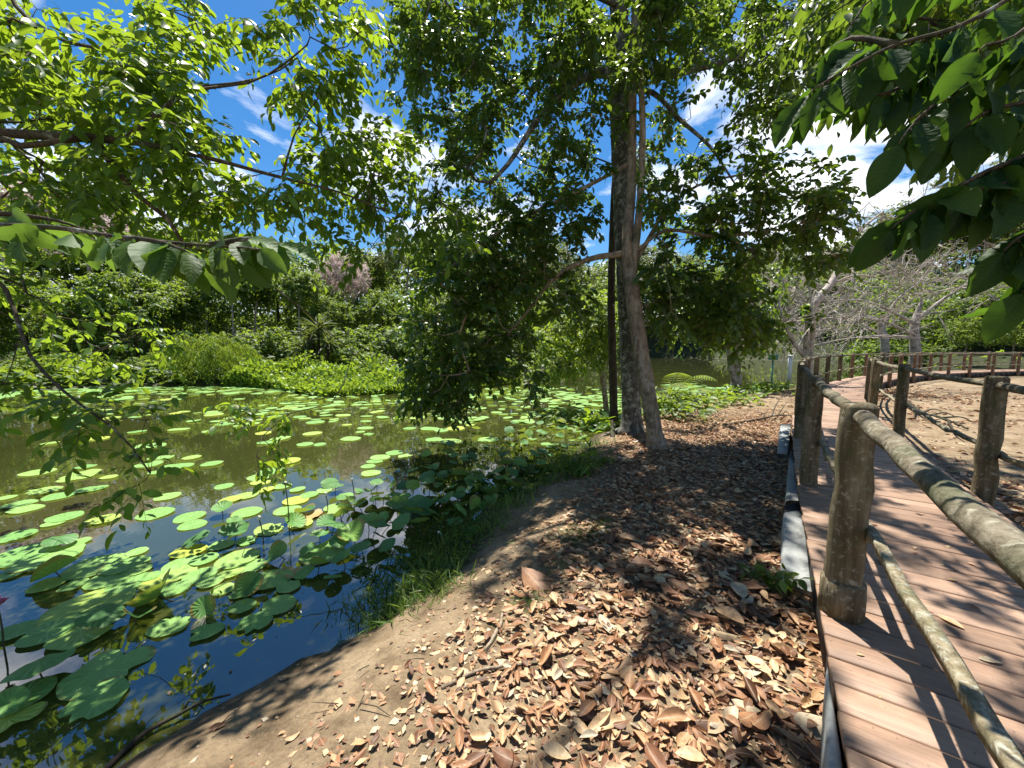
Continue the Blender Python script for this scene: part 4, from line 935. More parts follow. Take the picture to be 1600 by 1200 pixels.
belt([(-75, 30, 13), (-60, 44, 13), (-40, 52, 13), (-20, 54, 13), (0, 58, 13.5), (14, 66, 14)], 42000, .62, 'far_woods', 'closed dark woods behind the far left bank', 'wood_leaf')
belt([(10, 95, 17), (30, 104, 18), (60, 98, 18), (80, 84, 19), (92, 70, 21), (104, 50, 24)], 42000, .95, 'far_woods', 'closed dark woods on the opposite shore and the hill at right', 'wood_leaf')
belt([(66, 84, 9), (57, 64, 9), (51, 51, 9.5), (48, 41, 9), (60, 34, 9)], 30000, .45, 'near_woods', 'dark wood edge behind the bare trees and the far railing', 'wood_leaf')
# ================================================================== lily pads
m, N, L, out = nodes('lily_pad')
oi = N('ShaderNodeObjectInfo'); rp = ramp(N, [(0, (.20, .41, .10)), (.5, (.29, .50, .13)), (.85, (.38, .54, .11)), (1, (.47, .54, .07))]); L(oi.outputs['Random'], rp.inputs[0])
at = N('ShaderNodeAttribute', attribute_name='luv'); sx_ = N('ShaderNodeSeparateXYZ'); L(at.outputs['Vector'], sx_.inputs[0])
an = N('ShaderNodeMath', operation='ARCTAN2'); L(sx_.outputs['Y'], an.inputs[0]); L(sx_.outputs['X'], an.inputs[1])
am = N('ShaderNodeMath', operation='MULTIPLY'); L(an.outputs[0], am.inputs[0]); am.inputs[1].default_value = 17
asn = N('ShaderNodeMath', operation='SINE'); L(am.outputs[0], asn.inputs[0])
vr = N('ShaderNodeMapRange'); L(asn.outputs[0], vr.inputs['Value']); vr.inputs['From Min'].default_value = .8; vr.inputs['From Max'].default_value = 1; vr.inputs['To Max'].default_value = .15
col = mixc(N, L, rp.outputs[0], (.40, .54, .26), vr.outputs[0])
nz_ = noise(N, L, 3.2, 5, .6); nr = ramp(N, [(.3, (.78, .8, .76)), (.62, (1.05, 1.05, 1.05))]); L(nz_.outputs['Fac'], nr.inputs[0]); col = mixc(N, L, col, nr.outputs[0], 1, 'MULTIPLY')
n3 = noise(N, L, 5.5, 6, .7); d3 = ramp(N, [(.67, (0, 0, 0)), (.71, (1, 1, 1))]); L(n3.outputs['Fac'], d3.inputs[0]); col = mixc(N, L, col, (.16, .11, .04), d3.outputs[0])
ln = N('ShaderNodeVectorMath', operation='LENGTH'); L(at.outputs['Vector'], ln.inputs[0]); e1 = N('ShaderNodeMath', operation='MULTIPLY_ADD'); L(n3.outputs['Fac'], e1.inputs[0]); e1.inputs[1].default_value = .55; L(ln.outputs['Value'], e1.inputs[2])
e2 = N('ShaderNodeMapRange'); L(e1.outputs[0], e2.inputs['Value']); e2.inputs['From Min'].default_value = 1.26; e2.inputs['From Max'].default_value = 1.36; e2.inputs['To Max'].default_value = .85; col = mixc(N, L, col, (.24, .17, .06), e2.outputs[0])
p = N('ShaderNodeBsdfPrincipled'); L(col, p.inputs['Base Color']); p.inputs['Roughness'].default_value = .5; p.inputs['Specular IOR Level'].default_value = .3
bp = N('ShaderNodeBump'); bp.inputs['Strength'].default_value = .3; bp.inputs['Distance'].default_value = .01; L(asn.outputs[0], bp.inputs['Height']); L(bp.outputs[0], p.inputs['Normal'])
tr = N('ShaderNodeBsdfTranslucent'); tcc = mixc(N, L, col, (.42, .50, .03), .7); L(tcc, tr.inputs['Color'])
ms = N('ShaderNodeMixShader'); ms.inputs[0].default_value = .3; L(p.outputs[0], ms.inputs[1]); L(tr.outputs[0], ms.inputs[2]); L(ms.outputs[0], out.inputs['Surface'])
mc = MAT['lily_pad'].copy(); mc.name = 'lotus_leaf'; MAT['lotus_leaf'] = mc
for n_ in mc.node_tree.nodes:
    if n_.type == 'VALTORGB' and len(n_.color_ramp.elements) == 4:
        for e, c in zip(n_.color_ramp.elements, ((.075, .20, .06), (.12, .28, .075), (.17, .35, .08), (.26, .42, .06))): e.color = (*c, 1)
    if n_.type == 'MIX' and abs(n_.inputs[7].default_value[1] - .54) < .01: n_.inputs[7].default_value = (.16, .28, .10, 1)
def stem_like(name, c): plain(name, c, .6, .3, 20)
stem_like('pad_stem', (.06, .06, .03)); stem_like('withered_pad', (.34, .22, .08)); stem_like('pink_petal', (.55, .16, .28)); stem_like('seed_head', (.5, .5, .42))
import copy as _copy
def pad_mesh(cup=0.0, wav=.02, tilt_wave=0, irregular=.06, seg=30, rings=4, fold=0.0, torn=0):
    th = np.arange(seg) * 2 * np.pi / seg; ir = 1 + irregular * sum(rng.normal() * np.cos((q + 1) * th + rng.uniform(0, 6)) / (q + 1) for q in range(6))
    if torn:
        for _ in range(torn): ir *= 1 - .35 * np.exp(-((np.angle(np.exp(1j * (th - rng.uniform(0, 6.28))))) / .2) ** 2)
    V = [[0, 0, -.02 - cup * .04]]; ph = rng.uniform(0, 6.28, 3)
    for i in range(1, rings + 1):
        q = i / rings
        x, y = q * ir * np.cos(th), q * ir * np.sin(th)
        z = cup * (q ** 2) * .35 + wav * q ** 3 * (np.sin(3 * th + ph[0]) + .7 * np.sin(5 * th + ph[1]) + .4 * np.sin(9 * th + ph[2])) + fold * np.abs(x) ** 1.3 + .008 * q
        V += np.stack([x, y, z], 1).tolist()
    T = [[0, 1 + j, 1 + (j + 1) % seg] for j in range(seg)]; Q = []
    for i in range(rings - 1):
        for j in range(seg): Q.append([1 + i * seg + j, 1 + (i + 1) * seg + j, 1 + (i + 1) * seg + (j + 1) % seg, 1 + i * seg + (j + 1) % seg])
    V = np.array(V); A = V.copy(); mb = MB(); mb.add(V, Q, T, A); return mb
FLAT = [pad_mesh(0, .006 + .012 * rng.random(), irregular=.05).mesh('lily_pad', MAT['lily_pad']) for _ in range(8)]
TORN = [pad_mesh(0, .02, irregular=.09, torn=2).mesh('lily_pad', MAT['lily_pad']) for _ in range(3)]
CUP = [pad_mesh(rng.uniform(.5, 1.1), .09, irregular=.05).mesh('lotus_leaf', MAT['lotus_leaf']) for _ in range(5)]
DOME = [pad_mesh(rng.uniform(-.9, -.4), .08, irregular=.06).mesh('lotus_leaf', MAT['lotus_leaf']) for _ in range(4)]
FOLD = [pad_mesh(.2, .05, irregular=.05, fold=rng.uniform(.6, 1.1)).mesh('lotus_leaf', MAT['lotus_leaf']) for _ in range(4)]
PADS = []
GP, LPAD = 'lily pads floating on the open pond', 'flat round pale green lily pad floating loose on the open pond'
def px_size(px, py, w):
    P = at_z(px, py, ZW + .012); v = P - CAM; return P, .5 * w / F * (v[1] * CP - v[2] * SP)
def pad(P, r, me=None, label=LPAD, group=GP, tilt=.025):
    o = bpy.data.objects.new('lily_pad', me or (FLAT[rng.integers(8)] if rng.random() < .8 else TORN[rng.integers(3)])); COL.objects.link(o); o.location = (P[0], P[1], ZW + .010 + .012 * rng.random())
    o.scale = (r, r, r * .9); o.rotation_euler = (tilt * rng.normal(), tilt * rng.normal(), rng.uniform(0, 6.28)); PADS.append((P[0], P[1], r)); return tag(o, label, 'lily pad', group)
def raised(P, r, h, kind, label, group=None, tilt=(0, 0), rot=None, stem_mat='pad_stem'):
    h *= .7
    me = {'cup': CUP, 'dome': DOME, 'fold': FOLD}[kind]; me = me[rng.integers(len(me))]
    root = bpy.data.objects.new('lotus_leaf', me); COL.objects.link(root); root.location = (P[0], P[1], ZW + h); root.scale = (r * .67, r * .67, r * .45)
    root.rotation_euler = (tilt[0], tilt[1], rng.uniform(0, 6.28) if rot is None else rot); tag(root, label, 'lotus leaf', group)
    sm = MB(); q = (h + .25) / r; sm_p = spline([(0, 0, -.03), (.05 * rng.normal(), .05 * rng.normal(), -q * .5), (.12 * rng.normal(), .12 * rng.normal(), -q)], n=6); tube(sm, sm_p, .007 / r, 5)
    so_ = bpy.data.objects.new('stem', sm.mesh('stem', MAT[stem_mat])); COL.objects.link(so_); so_.parent = root
    PADS.append((P[0], P[1], r)); return root
# read off the picture: centre and width on a sheet twice the photograph's scale, 600 rows down
Z3 = lambda x, y: (x / 2, 600 + y / 2)
for (x, y, w_) in [(45, 475, 95), (70, 535, 150), (155, 540, 165), (300, 567, 150), (395, 568, 115), (430, 582, 70), (150, 627, 85), (230, 628, 70), (335, 612, 110), (405, 620, 115), (290, 690, 210), (30, 595, 75), (203, 415, 85), (163, 436, 55),
        (325, 423, 80), (185, 350, 75), (135, 335, 80), (80, 390, 80), (20, 383, 40), (65, 375, 70), (20, 355, 45), (243, 288, 100), (285, 327, 75), (485, 405, 95), (522, 350, 70), (590, 415, 80), (590, 522, 95), (565, 563, 90), (560, 590, 90),
        (640, 548, 75), (625, 600, 90), (655, 620, 70), (770, 348, 65), (855, 365, 0), (850, 272, 75), (805, 292, 60), (815, 308, 55), (925, 365, 75), (965, 347, 55), (900, 395, 75), (775, 400, 85), (840, 455, 85), (1015, 332, 45), (1160, 278, 60),
        (1170, 243, 50), (1150, 258, 45), (1190, 230, 60), (950, 415, 0), (1050, 390, 80), (940, 438, 70), (945, 480, 0), (1010, 525, 130), (740, 550, 120), (790, 568, 80), (760, 648, 80), (850, 610, 110), (900, 632, 70), (660, 250, 60), (600, 230, 50),
        (430, 523, 55), (240, 495, 60), (505, 615, 100), (120, 275, 80), (690, 502, 70), (720, 590, 70), (600, 440, 75), (720, 360, 60), (880, 320, 55), (770, 490, 60), (700, 640, 65), (545, 640, 80), (470, 600, 60), (930, 330, 45), (700, 320, 50), (830, 330, 50), (1080, 350, 55)]:
    if w_: P, r = px_size(*Z3(x, y), w_ / 2); pad(P, r)
# the ones that stand out
for (x, y, w_, lb, me) in [(530, 757, 105, 'lily pad with a browned left rim floating on the dark blue water', 1), (645, 772, 90, 'lily pad with a browned tip beside the folded leaf on dark blue water', 1), (795, 745, 95, 'half yellowed lily pad right of the two browned pads', 1),
        (760, 695, 75, 'small green pad floating just above the half yellowed pad', 0), (870, 690, 95, 'green pad touching its small neighbour near the reeds', 0), (335, 893, 200, 'large torn lily pad with holes, in front of the stalked leaf', 1), (300, 990, 160, 'half sunken yellow green pad nearest the muddy bank', 1),
        (150, 778, 125, 'shaded pad left of the stalked leaf', 0), (55, 770, 100, 'shaded pad below the pink lotus bud', 0), (255, 780, 165, 'dappled pad spread under the stalked leaf', 0), (60, 985, 150, 'green pad at the left edge in front of the dark raised leaf', 0), (25, 1050, 150, 'torn pad in the bottom left corner', 1)]:
    P, r = px_size(*Z3(x, y), w_ / 2); pad(P, r, TORN[rng.integers(3)] if me else None, lb, None)
P, r = px_size(*Z3(975, 410), 32); pad(P, r, TORN[0], 'withered tan lily pad among the green ones near the lotus bed', None).data = pad_mesh(.3, .1, irregular=.2, torn=3).mesh('lily_pad', MAT['withered_pad'])
P, r = px_size(*Z3(905, 590), 36); pad(P, r, TORN[0], 'withered yellow brown lily pad close to the grassy bank', None).data = pad_mesh(.2, .08, irregular=.2, torn=3).mesh('lily_pad', MAT['withered_pad'])
for (x, y, w_, h, kd, tl, lb) in [(190, 485, 115, .14, 'dome', (.1, .1), 'small yellow green lotus leaf raised above the pads at left'), (175, 590, 150, .10, 'fold', (.3, -.5), 'lotus leaf tilted up to show its yellow green underside'),
        (320, 730, 170, .17, 'dome', (.3, .1), 'drooping lotus leaf held up on two dark stalks over blue water'), (500, 660, 180, .10, 'fold', (.9, .2), 'lotus leaf folded upright with a dark shaded hollow'),
        (640, 700, 100, .07, 'fold', (1.0, -.2), 'small folded lotus leaf between two browned pads'), (735, 460, 120, .16, 'cup', (.15, .1), 'bright lotus leaf raised in the middle of the pads'), (695, 385, 85, .14, 'cup', (.1, -.2), 'bright lotus leaf raised above the pads near the open brown water'),
        (615, 480, 110, .12, 'dome', (.2, .3), 'bluish green lotus leaf bending over beside the bright raised one'), (870, 535, 115, .10, 'fold', (.5, .5), 'half folded lotus leaf left of the crowded lotus bed'), (780, 630, 115, .08, 'fold', (.6, .4), 'half folded lotus leaf above the small white flowers'),
        (130, 890, 230, .18, 'dome', (.15, -.2), 'broad dark lotus leaf raised in the shade at lower left'), (30, 1010, 130, .10, 'cup', (.3, .3), 'curled lotus leaf at the lower left edge'), (430, 730, 120, .05, 'fold', (.4, -.3), 'low curled lotus leaf right of the two dark stalks')]:
    P, r = px_size(*Z3(x, y + h * 160), w_ / 2); raised(P, r, h, kd, lb, None, tl)
GB, LB = 'lotus leaves crowded in the sunlit bed by the grassy bank', 'lotus leaf raised among many in the sunlit bed by the grassy bank'
for (x, y, w_, h) in [(1050, 440, 115, .16), (1100, 470, 125, .2), (1180, 460, 110, .18), (1230, 390, 80, .2), (1290, 405, 85, .2), (1200, 360, 90, .16), (1070, 550, 90, .14), (1000, 570, 80, .1), (950, 590, 90, .08), (1040, 605, 75, .1), (1150, 425, 90, .22), (1310, 440, 90, .2),
        (1250, 440, 95, .24), (1130, 520, 90, .18), (1210, 510, 80, .2), (1080, 400, 80, .14), (1000, 480, 80, .12), (960, 520, 70, .1), (1260, 350, 70, .18), (1330, 370, 70, .2), (1340, 300, 60, .2), (1020, 430, 80, .1), (1120, 380, 80, .12), (1190, 420, 80, .2), (1060, 495, 85, .16)]:
    P, r = px_size(*Z3(x, y + h * 130), w_ / 2); raised(P, r * 1.05, h * rng.uniform(.8, 1.2), ['cup', 'dome', 'fold', 'dome'][rng.integers(4)], LB, GB, tuple(rng.normal(size=2) * .28))
# shaded lotus bed along the bank towards the tall trees
GS, LS = 'lotus leaves crowded in shade below the tall trees', 'dark lotus leaf crowded among others in shade below the tall trees'
cnt = 0
while cnt < 150:
    Y = rng.uniform(4.3, 10.4) if cnt < 110 else rng.uniform(4.2, 6.6); xs = np.interp(Y, [4.73, 6.23, 7.8, 9.2, 10.3, 11.5], [-.33, .53, 1.3, 2.14, 3, 4]); X = xs - .1 - abs(rng.normal()) * 1.15
    if any((X - a) ** 2 + (Y - b) ** 2 < (.38 * (r + .13)) ** 2 for a, b, r in PADS): continue
    h = rng.uniform(.02, .20) * (1 if rng.random() < .7 else .2); raised((X, Y), rng.uniform(.10, .20), h, ['cup', 'dome', 'fold', 'dome'][rng.integers(4)], LS, GS, tuple(rng.normal(size=2) * .3)); cnt += 1
# loose pads over the rest of the open water, in drifts
cl = [(rng.uniform(-16, 4), rng.uniform(6, 18)) for _ in range(46)]; cnt = 0; tries = 0
while cnt < 190 and tries < 20000:
    tries += 1
    if rng.random() < .72: c = cl[rng.integers(len(cl))]; X, Y = c[0] + rng.normal() * .9, c[1] + rng.normal() * .7
    else: X, Y = rng.uniform(-18, 5), rng.uniform(5.8, 19)
    if Y < 5.8 or shore_dist(np.array([X]), np.array([Y]))[0] > -.5 or X < -1.25 * Y or X > .55 * Y: continue
    r = .11 + .16 * rng.random() ** 1.6
    if any((X - a) ** 2 + (Y - b) ** 2 < (.72 * (r + q)) ** 2 for a, b, q in PADS): continue
    pad((X, Y), r); cnt += 1
# far drifts too many to tell apart: one mass
def flat_mass(n, cond, name, label, rr=(.13, .26)):
    mb = MB(); c = 0; placed = []
    while c < n:
        X, Y = cond()
        if shore_dist(np.array([X]), np.array([Y]))[0] > -.05: continue
        r = rng.uniform(*rr); th = np.arange(12) * 2 * np.pi / 12; z = ZW + .012 + .03 * rng.random(); t = rng.normal(size=2) * .06
        V = np.c_[X + r * np.cos(th), Y + r * np.sin(th), z + r * (t[0] * np.cos(th) + t[1] * np.sin(th))]; V = np.concatenate([V, [[X, Y, z - .006]]]); A = np.c_[np.cos(th), np.sin(th), 0 * th]; A = np.concatenate([A, [[0, 0, 0]]])
        mb.add(V, None, [[j, (j + 1) % 12, 12] for j in range(12)], A); c += 1
    return tag(mb.build(name, MAT['lily_pad']), label, kind='stuff')
def far_left():
    X = rng.uniform(-27, -3); return X, np.interp(X, [-27, -22, -12, -6, -3], [14, 19.5, 21.2, 22, 23]) - abs(rng.normal()) * 1.9 - .2
flat_mass(720, far_left, 'lily_pads', 'unbroken carpet of pale lily pads along the far left bank')
def far_mid():
    if rng.random() < .6: return rng.uniform(-9, 6), rng.uniform(10.5, 20)
    Y = rng.uniform(10.5, 17); return np.interp(Y, [10.3, 11.5, 13.2], [3, 4, 5.6]) - abs(rng.normal()) * 2.4, Y
flat_mass(470, far_mid, 'lily_pads', 'scattered far lily pads in front of the woods and left of the tall trunks', (.11, .2))
def beyond():
    return rng.uniform(8, 14), rng.uniform(17, 21.5)
flat_mass(90, beyond, 'lily_pads', 'pale lily pads beyond the tongue of land near the green marker')

# bright mat of floating plants across the pond
n = 30000; X = rng.uniform(-15.5, .5, n); Yb = np.interp(X, [-16, -12, -6, -3, 2], [21.2, 21.6, 22.4, 23.8, 26.5]); Y = Yb + 1.2 - (rng.random(n) ** .8) * np.interp(X, [-15.5, -12, -8, -4.5, -2, .5], [2.0, 3.6, 7.2, 6.6, 6.0, 4.5])
Zb = np.maximum(ground_z(X, Y), ZW); mb = MB(); D = nrm(rand_dir(n) * [1, 1, .4] + [0, 0, .9]); hh = rng.random(n) ** 1.5 * (.28 + .75 * np.clip(1 - (Yb - Y) / 3, 0, 1)) * (1 + .5 * np.sin(X * 1.7) * np.sin(Y * 1.3))
for t in range(3): put_leaves(mb, T_FAR[t], np.stack([X, Y, Zb + hh], 1)[t::3], D[t::3], nrm(rand_dir(n)[t::3] * .8 + [0, 0, .6]), rng.uniform(.16, .32, n)[t::3])
leaf_mat('water_plant', [(0, (.075, .16, .015)), (.6, (.12, .22, .022)), (1, (.26, .32, .035))], trans=(.46, .62, .04), tmix=.4, rough=.45, big=.6)
tag(mb.build('water_plants', MAT['water_plant']), 'bright green mat of leafy floating water plants in front of the woods', kind='stuff')

# lotus bud, seed stalks, small white flowers
P = at_z(5, 1010, ZW); root = empty('lotus_bud', (P[0], P[1], ZW), 'drooping pink lotus flower at the left edge above the shaded pads', 'flower')
mb = MB(); top = np.array([P[0], P[1], ZW + .30]); tube(mb, spline([(P[0], P[1], ZW - .1), (P[0] + .01, P[1], ZW + .15), tuple(top)], n=6), .006, 5); mb.build('stem', MAT['pad_stem'], root)
mb = MB(); D = nrm(rand_dir(14) * [1, 1, .3] + [0, 0, .45]); put_leaves(mb, leaf_template(4, .5, .5, -.25, .5), np.repeat(top[None], 14, 0), D, np.tile([0, 0, 1.0], (14, 1)) + .3 * rand_dir(14), rng.uniform(.06, .1, 14)); mb.build('petal_cup', MAT['pink_petal'], root)
for (px, py, tx, ty, lb) in [(553, 778, 550, 752, 'tall thin lotus stalk with a pale tip at the edge of the blue reflection'), (512, 800, 509, 774, 'short thin lotus stalk left of the taller one'), (452, 830, 446, 758, 'thin leaning lotus stalk standing alone among the pads'), (412, 850, 405, 812, 'slanting lotus stalk above the half folded leaf')]:
    P = at_z(px, py, ZW); T_ = at_y(tx, ty, P[1]); root = empty('lotus_stalk', P, lb, 'plant'); mb = MB(); tube(mb, spline([P - [0, 0, .1], (P + T_) / 2 + [.01, 0, 0], T_], n=6), .006, 5); mb.build('stem', MAT['pad_stem'], root)
    mb = MB(); tube(mb, [T_ - [0, 0, .005], T_ + [0, 0, .012], T_ + [0, 0, .035], T_ + [0, 0, .045]], [.008, .02, .017, .004], 8); mb.build('seed_head', MAT['seed_head'], root)
c = at_z(348, 950, ZW); mw, ml = MB(), MB(); root = empty('water_weed', c, 'small floating weed with pale yellow white blossoms between pads', 'plant')
pp = c + rng.normal(size=(34, 3)) * [.14, .10, 0] + [0, 0, .01]; pp[:, 2] += abs(rng.normal(size=34)) * .05
put_leaves(ml, T_MID[0], pp, nrm(rand_dir(34) + [0, 0, .5]), rand_dir(34) * .5 + [0, 0, 1], rng.uniform(.03, .06, 34)); ml.build('leaves', MAT['lime_leaf'], root)
# ================================================================== fallen leaves
m, N, L, out = nodes('dry_leaf')
g_ = N('ShaderNodeNewGeometry'); rp = ramp(N, [(0, (.085, .038, .018)), (.25, (.22, .10, .046)), (.52, (.36, .185, .088)), (.74, (.45, .28, .14)), (.92, (.56, .42, .24)), (1, (.40, .35, .26))]); L(g_.outputs['Random Per Island'], rp.inputs[0])
nz_ = noise(N, L, 30, 6, .7); nr = ramp(N, [(.3, (.62, .58, .55)), (.6, (1.1, 1.1, 1.1))]); L(nz_.outputs['Fac'], nr.inputs[0]); col = mixc(N, L, rp.outputs[0], nr.outputs[0], 1, 'MULTIPLY')
at = N('ShaderNodeAttribute', attribute_name='luv'); sx_ = N('ShaderNodeSeparateXYZ'); L(at.outputs['Vector'], sx_.inputs[0]); ab = N('ShaderNodeMath', operation='ABSOLUTE'); L(sx_.outputs['X'], ab.inputs[0])
mr = N('ShaderNodeMapRange'); L(ab.outputs[0], mr.inputs['Value']); mr.inputs['From Min'].default_value = .12; mr.inputs['From Max'].default_value = 0; mr.inputs['To Max'].default_value = .5; col = mixc(N, L, col, (.5, .38, .24), mr.outputs[0])
p = N('ShaderNodeBsdfPrincipled'); L(col, p.inputs['Base Color']); p.inputs['Roughness'].default_value = .55; p.inputs['Specular IOR Level'].default_value = .35
bp = N('ShaderNodeBump'); bp.inputs['Strength'].default_value = .35; bp.inputs['Distance'].default_value = .004; L(nz_.outputs['Fac'], bp.inputs['Height']); L(bp.outputs[0], p.inputs['Normal'])
tr = N('ShaderNodeBsdfTranslucent'); L(col, tr.inputs['Color']); ms = N('ShaderNodeMixShader'); ms.inputs[0].default_value = .15; L(p.outputs[0], ms.inputs[1]); L(tr.outputs[0], ms.inputs[2]); L(ms.outputs[0], out.inputs['Surface'])
def dry(rows, w, curl, bend, tw):
    V, Q, T, A = leaf_template(rows, w, 0, 0, .48, .04, 2); x = V[:, 0]; y = V[:, 1]
    z = curl * (np.abs(x) / max(w * .5, .01)) ** 1.7 * .15 + bend * ((y - .5) ** 2 - .25) * .5 + tw * x * (y - .5)
    V = np.stack([x * (1 - .3 * abs(curl) * np.abs(x)), (y - .5), z], 1); V[:, 2] -= V[:, 2].min(); return V, Q, T, A
T_DRY = [dry(5, .46, .6, .25, .5), dry(5, .40, 1.0, -.3, -.8), dry(5, .52, -.6, .5, .9), dry(5, .36, 1.5, .2, -.4), dry(5, .5, .35, -.55, .3), dry(5, .44, .9, .8, 1.2)]
def edge_off(x, y):                       # signed metres to the right of the boardwalk's pond-side edge
    out = np.full(np.shape(x), 0.0); D2 = (x[:, None] - ES[None, ::3, 0]) ** 2 + (y[:, None] - ES[None, ::3, 1]) ** 2; j = np.argmin(D2, 1) * 3
    return (x - ES[j, 0]) * EN[j, 0] + (y - ES[j, 1]) * EN[j, 1]
def litter(n, xr, yr, cond, size, name, label, lift=.03, dens_y=None, tms=None, tip_=.17):
    X = rng.uniform(*xr, n); Y = rng.uniform(*yr, n) if dens_y is None else yr[0] + (yr[1] - yr[0]) * rng.random(n) ** dens_y
    ok = cond(X, Y); X, Y = X[ok], Y[ok]; n = len(X); P = np.stack([X, Y, np.maximum(ground_z(X, Y), ZW + .003) + rng.random(n) * lift], 1)
    a = rng.uniform(0, 6.28, n); D = np.stack([np.cos(a), np.sin(a), .12 * rng.normal(size=n)], 1); U = nrm(tip_ * rng.normal(size=(n, 3)) + [0, 0, 1.0]); U[rng.random(n) < .25] *= -1
    S = size * rng.lognormal(0, .32, n); mb = MB()
    tms = tms or T_DRY
    for t in range(6): put_leaves(mb, tms[t], P[t::6], D[t::6], U[t::6], S[t::6])
    return tag(mb.build(name, MAT['dry_leaf']), label, kind='stuff')
def c_near(X, Y):
    d = shore_dist(X, Y); e = edge_off(X, Y); q = np.clip((d - .80 - .14 * bumps(X * 1.3, Y * 1.3)) / .7, 0, 1) ** 2
    dens = q * np.where(Y > 8.5, np.clip(1 - (Y - 8.5) / 1.6, .07, 1), 1)
    return (e < .06) & (rng.random(len(X)) < dens)
T_CRUMB = [leaf_template(1, w_, f_, d_, .5) for w_, f_, d_ in ((.7, .2, .1), (.5, .3, .2), (.9, .1, .05), (.4, .4, .1), (.6, -.2, .1), (.8, .25, -.1))]
litter(90000, (-3.2, 7.5), (-.2, 11), lambda X, Y: (edge_off(X, Y) < .06) & (rng.random(len(X)) < np.clip((shore_dist(X, Y) - .35 - .14 * bumps(X * 1.3, Y * 1.3)) / .8, .015, 1) ** 1.5), .034, 'fallen_leaves', 'crumbled brown leaf fragments filling the gaps between whole leaves', .012, None, T_CRUMB)
litter(78000, (-3.2, 7.5), (-.2, 10.5), c_near, .061, 'fallen_leaves', 'thick litter of curled tan and brown leaves beside the boardwalk', .035)
litter(2200, (-.6, 3), (.2, 3.4), lambda X, Y: c_near(X, Y) & (rng.random(len(X)) < np.clip(.15 + .5 * (X - .2), 0, .8)), .105, 'fallen_leaves', 'largest curled dry leaves lying on top of the litter', .05)
litter(900, (-3, 4), (.5, 9), lambda X, Y: (shore_dist(X, Y) > .02) & (shore_dist(X, Y) < 1.0) & (rng.random(len(X)) < .55), .06, 'fallen_leaves', 'few small dry leaves strewn over the sandy path', .006)
litter(34000, (2.5, 18), (1.5, 19), lambda X, Y: (edge_off(X, Y) > WD + .02) & (shore_dist(X, Y) > .1) & (rng.random(len(X)) < np.clip(.6 + .6 * bumps(X * .8, Y * .8), .12, 1)), .105, 'fallen_leaves', 'thin litter of dry leaves over the sunlit clearing behind the right railing', .012, None, None, .45)
litter(60000, (2.5, 18), (1.5, 19), lambda X, Y: (edge_off(X, Y) > WD + .02) & (shore_dist(X, Y) > .1) & (rng.random(len(X)) < np.clip(.5 + .7 * bumps(X * .8, Y * .8), .06, 1)), .055, 'fallen_leaves', 'broken leaf fragments over the sunlit clearing behind the right railing', .012, None, T_CRUMB, .4)
litter(1500, (2.5, 11), (9, 17), lambda X, Y: (edge_off(X, Y) < .0) & (shore_dist(X, Y) > .1), .10, 'fallen_leaves', 'sparse dry leaves on the sunlit tongue of land', .01)
# a few leaves and specks dropped on the boards
ss = rng.uniform(2.2, 22, 300); oo = rng.uniform(.05, WD - .05, 300); mb = MB()
P = np.array([(*walk(a, b), ZD + .004) for a, b in zip(ss, oo)]); a = rng.uniform(0, 6.28, 300)
put_leaves(mb, T_DRY[0], P, np.stack([np.cos(a), np.sin(a), 0 * a], 1), np.tile([0, 0, 1.0], (300, 1)), rng.uniform(.016, .065, 300) * np.where(rng.random(300) < .08, 2, 1)); tag(mb.build('leaf_litter', MAT['dry_leaf']), 'brown specks and small dry leaves dropped on the boardwalk', kind='stuff')

litter(1100, (-6, 3), (.8, 9), lambda X, Y: (shore_dist(X, Y) < -.02) & (rng.random(len(X)) < np.exp(shore_dist(X, Y) / .6)), .022, 'floating_debris', 'specks and leaf crumbs floating near the muddy bank', .0, None, T_CRUMB, .1)
n = 420; X = rng.uniform(-2, 7, n); Y = rng.uniform(.6, 10, n); ok = (edge_off(X, Y) < -.05) & (shore_dist(X, Y) > .35); X, Y = X[ok], Y[ok]; mb = MB()
for x, y in zip(X, Y):
    a = rng.uniform(0, 6.28); l = rng.uniform(.06, .22); e = np.array([math.cos(a), math.sin(a), .1 * rng.normal()]) * l; q = np.array([x, y, gz(x, y) + .025])
    tube(mb, [q, q + e * .5 + rng.normal(size=3) * .008, q + e], [.0035, .003, .0015], 4)
tag(mb.build('twig_litter', MAT['twig_bark']), 'thin dry twigs strewn among the fallen leaves', kind='stuff')
# small stones pressed into the sand
plain('pebble', (.26, .20, .135), .85, .45, 30)
n = 2600; X = rng.uniform(-3, 3, n); Y = rng.uniform(.3, 9, n); d = shore_dist(X, Y); ok = (d > .02) & (d < 1.5); X, Y = X[ok], Y[ok]; n = len(X)
c6 = np.array([(1, 0, 0), (0, 1, 0), (-1, 0, 0), (0, -1, 0), (0, 0, .7), (0, 0, -.5)]); f8 = np.array([(0, 1, 4), (1, 2, 4), (2, 3, 4), (3, 0, 4), (1, 0, 5), (2, 1, 5), (3, 2, 5), (0, 3, 5)])
sz_ = .004 + .012 * rng.random(n) ** 3; V = np.stack([X, Y, ground_z(X, Y)], 1)[:, None] + c6[None] * sz_[:, None, None] * rng.uniform(.6, 1.3, (n, 6, 1)); mb = MB(); mb.add(V.reshape(-1, 3), None, (f8[None] + (np.arange(n) * 6)[:, None, None]).reshape(-1, 3))
tag(mb.build('pebbles', MAT['pebble'], smooth=False), 'small stones pressed into the sandy path', kind='stuff')

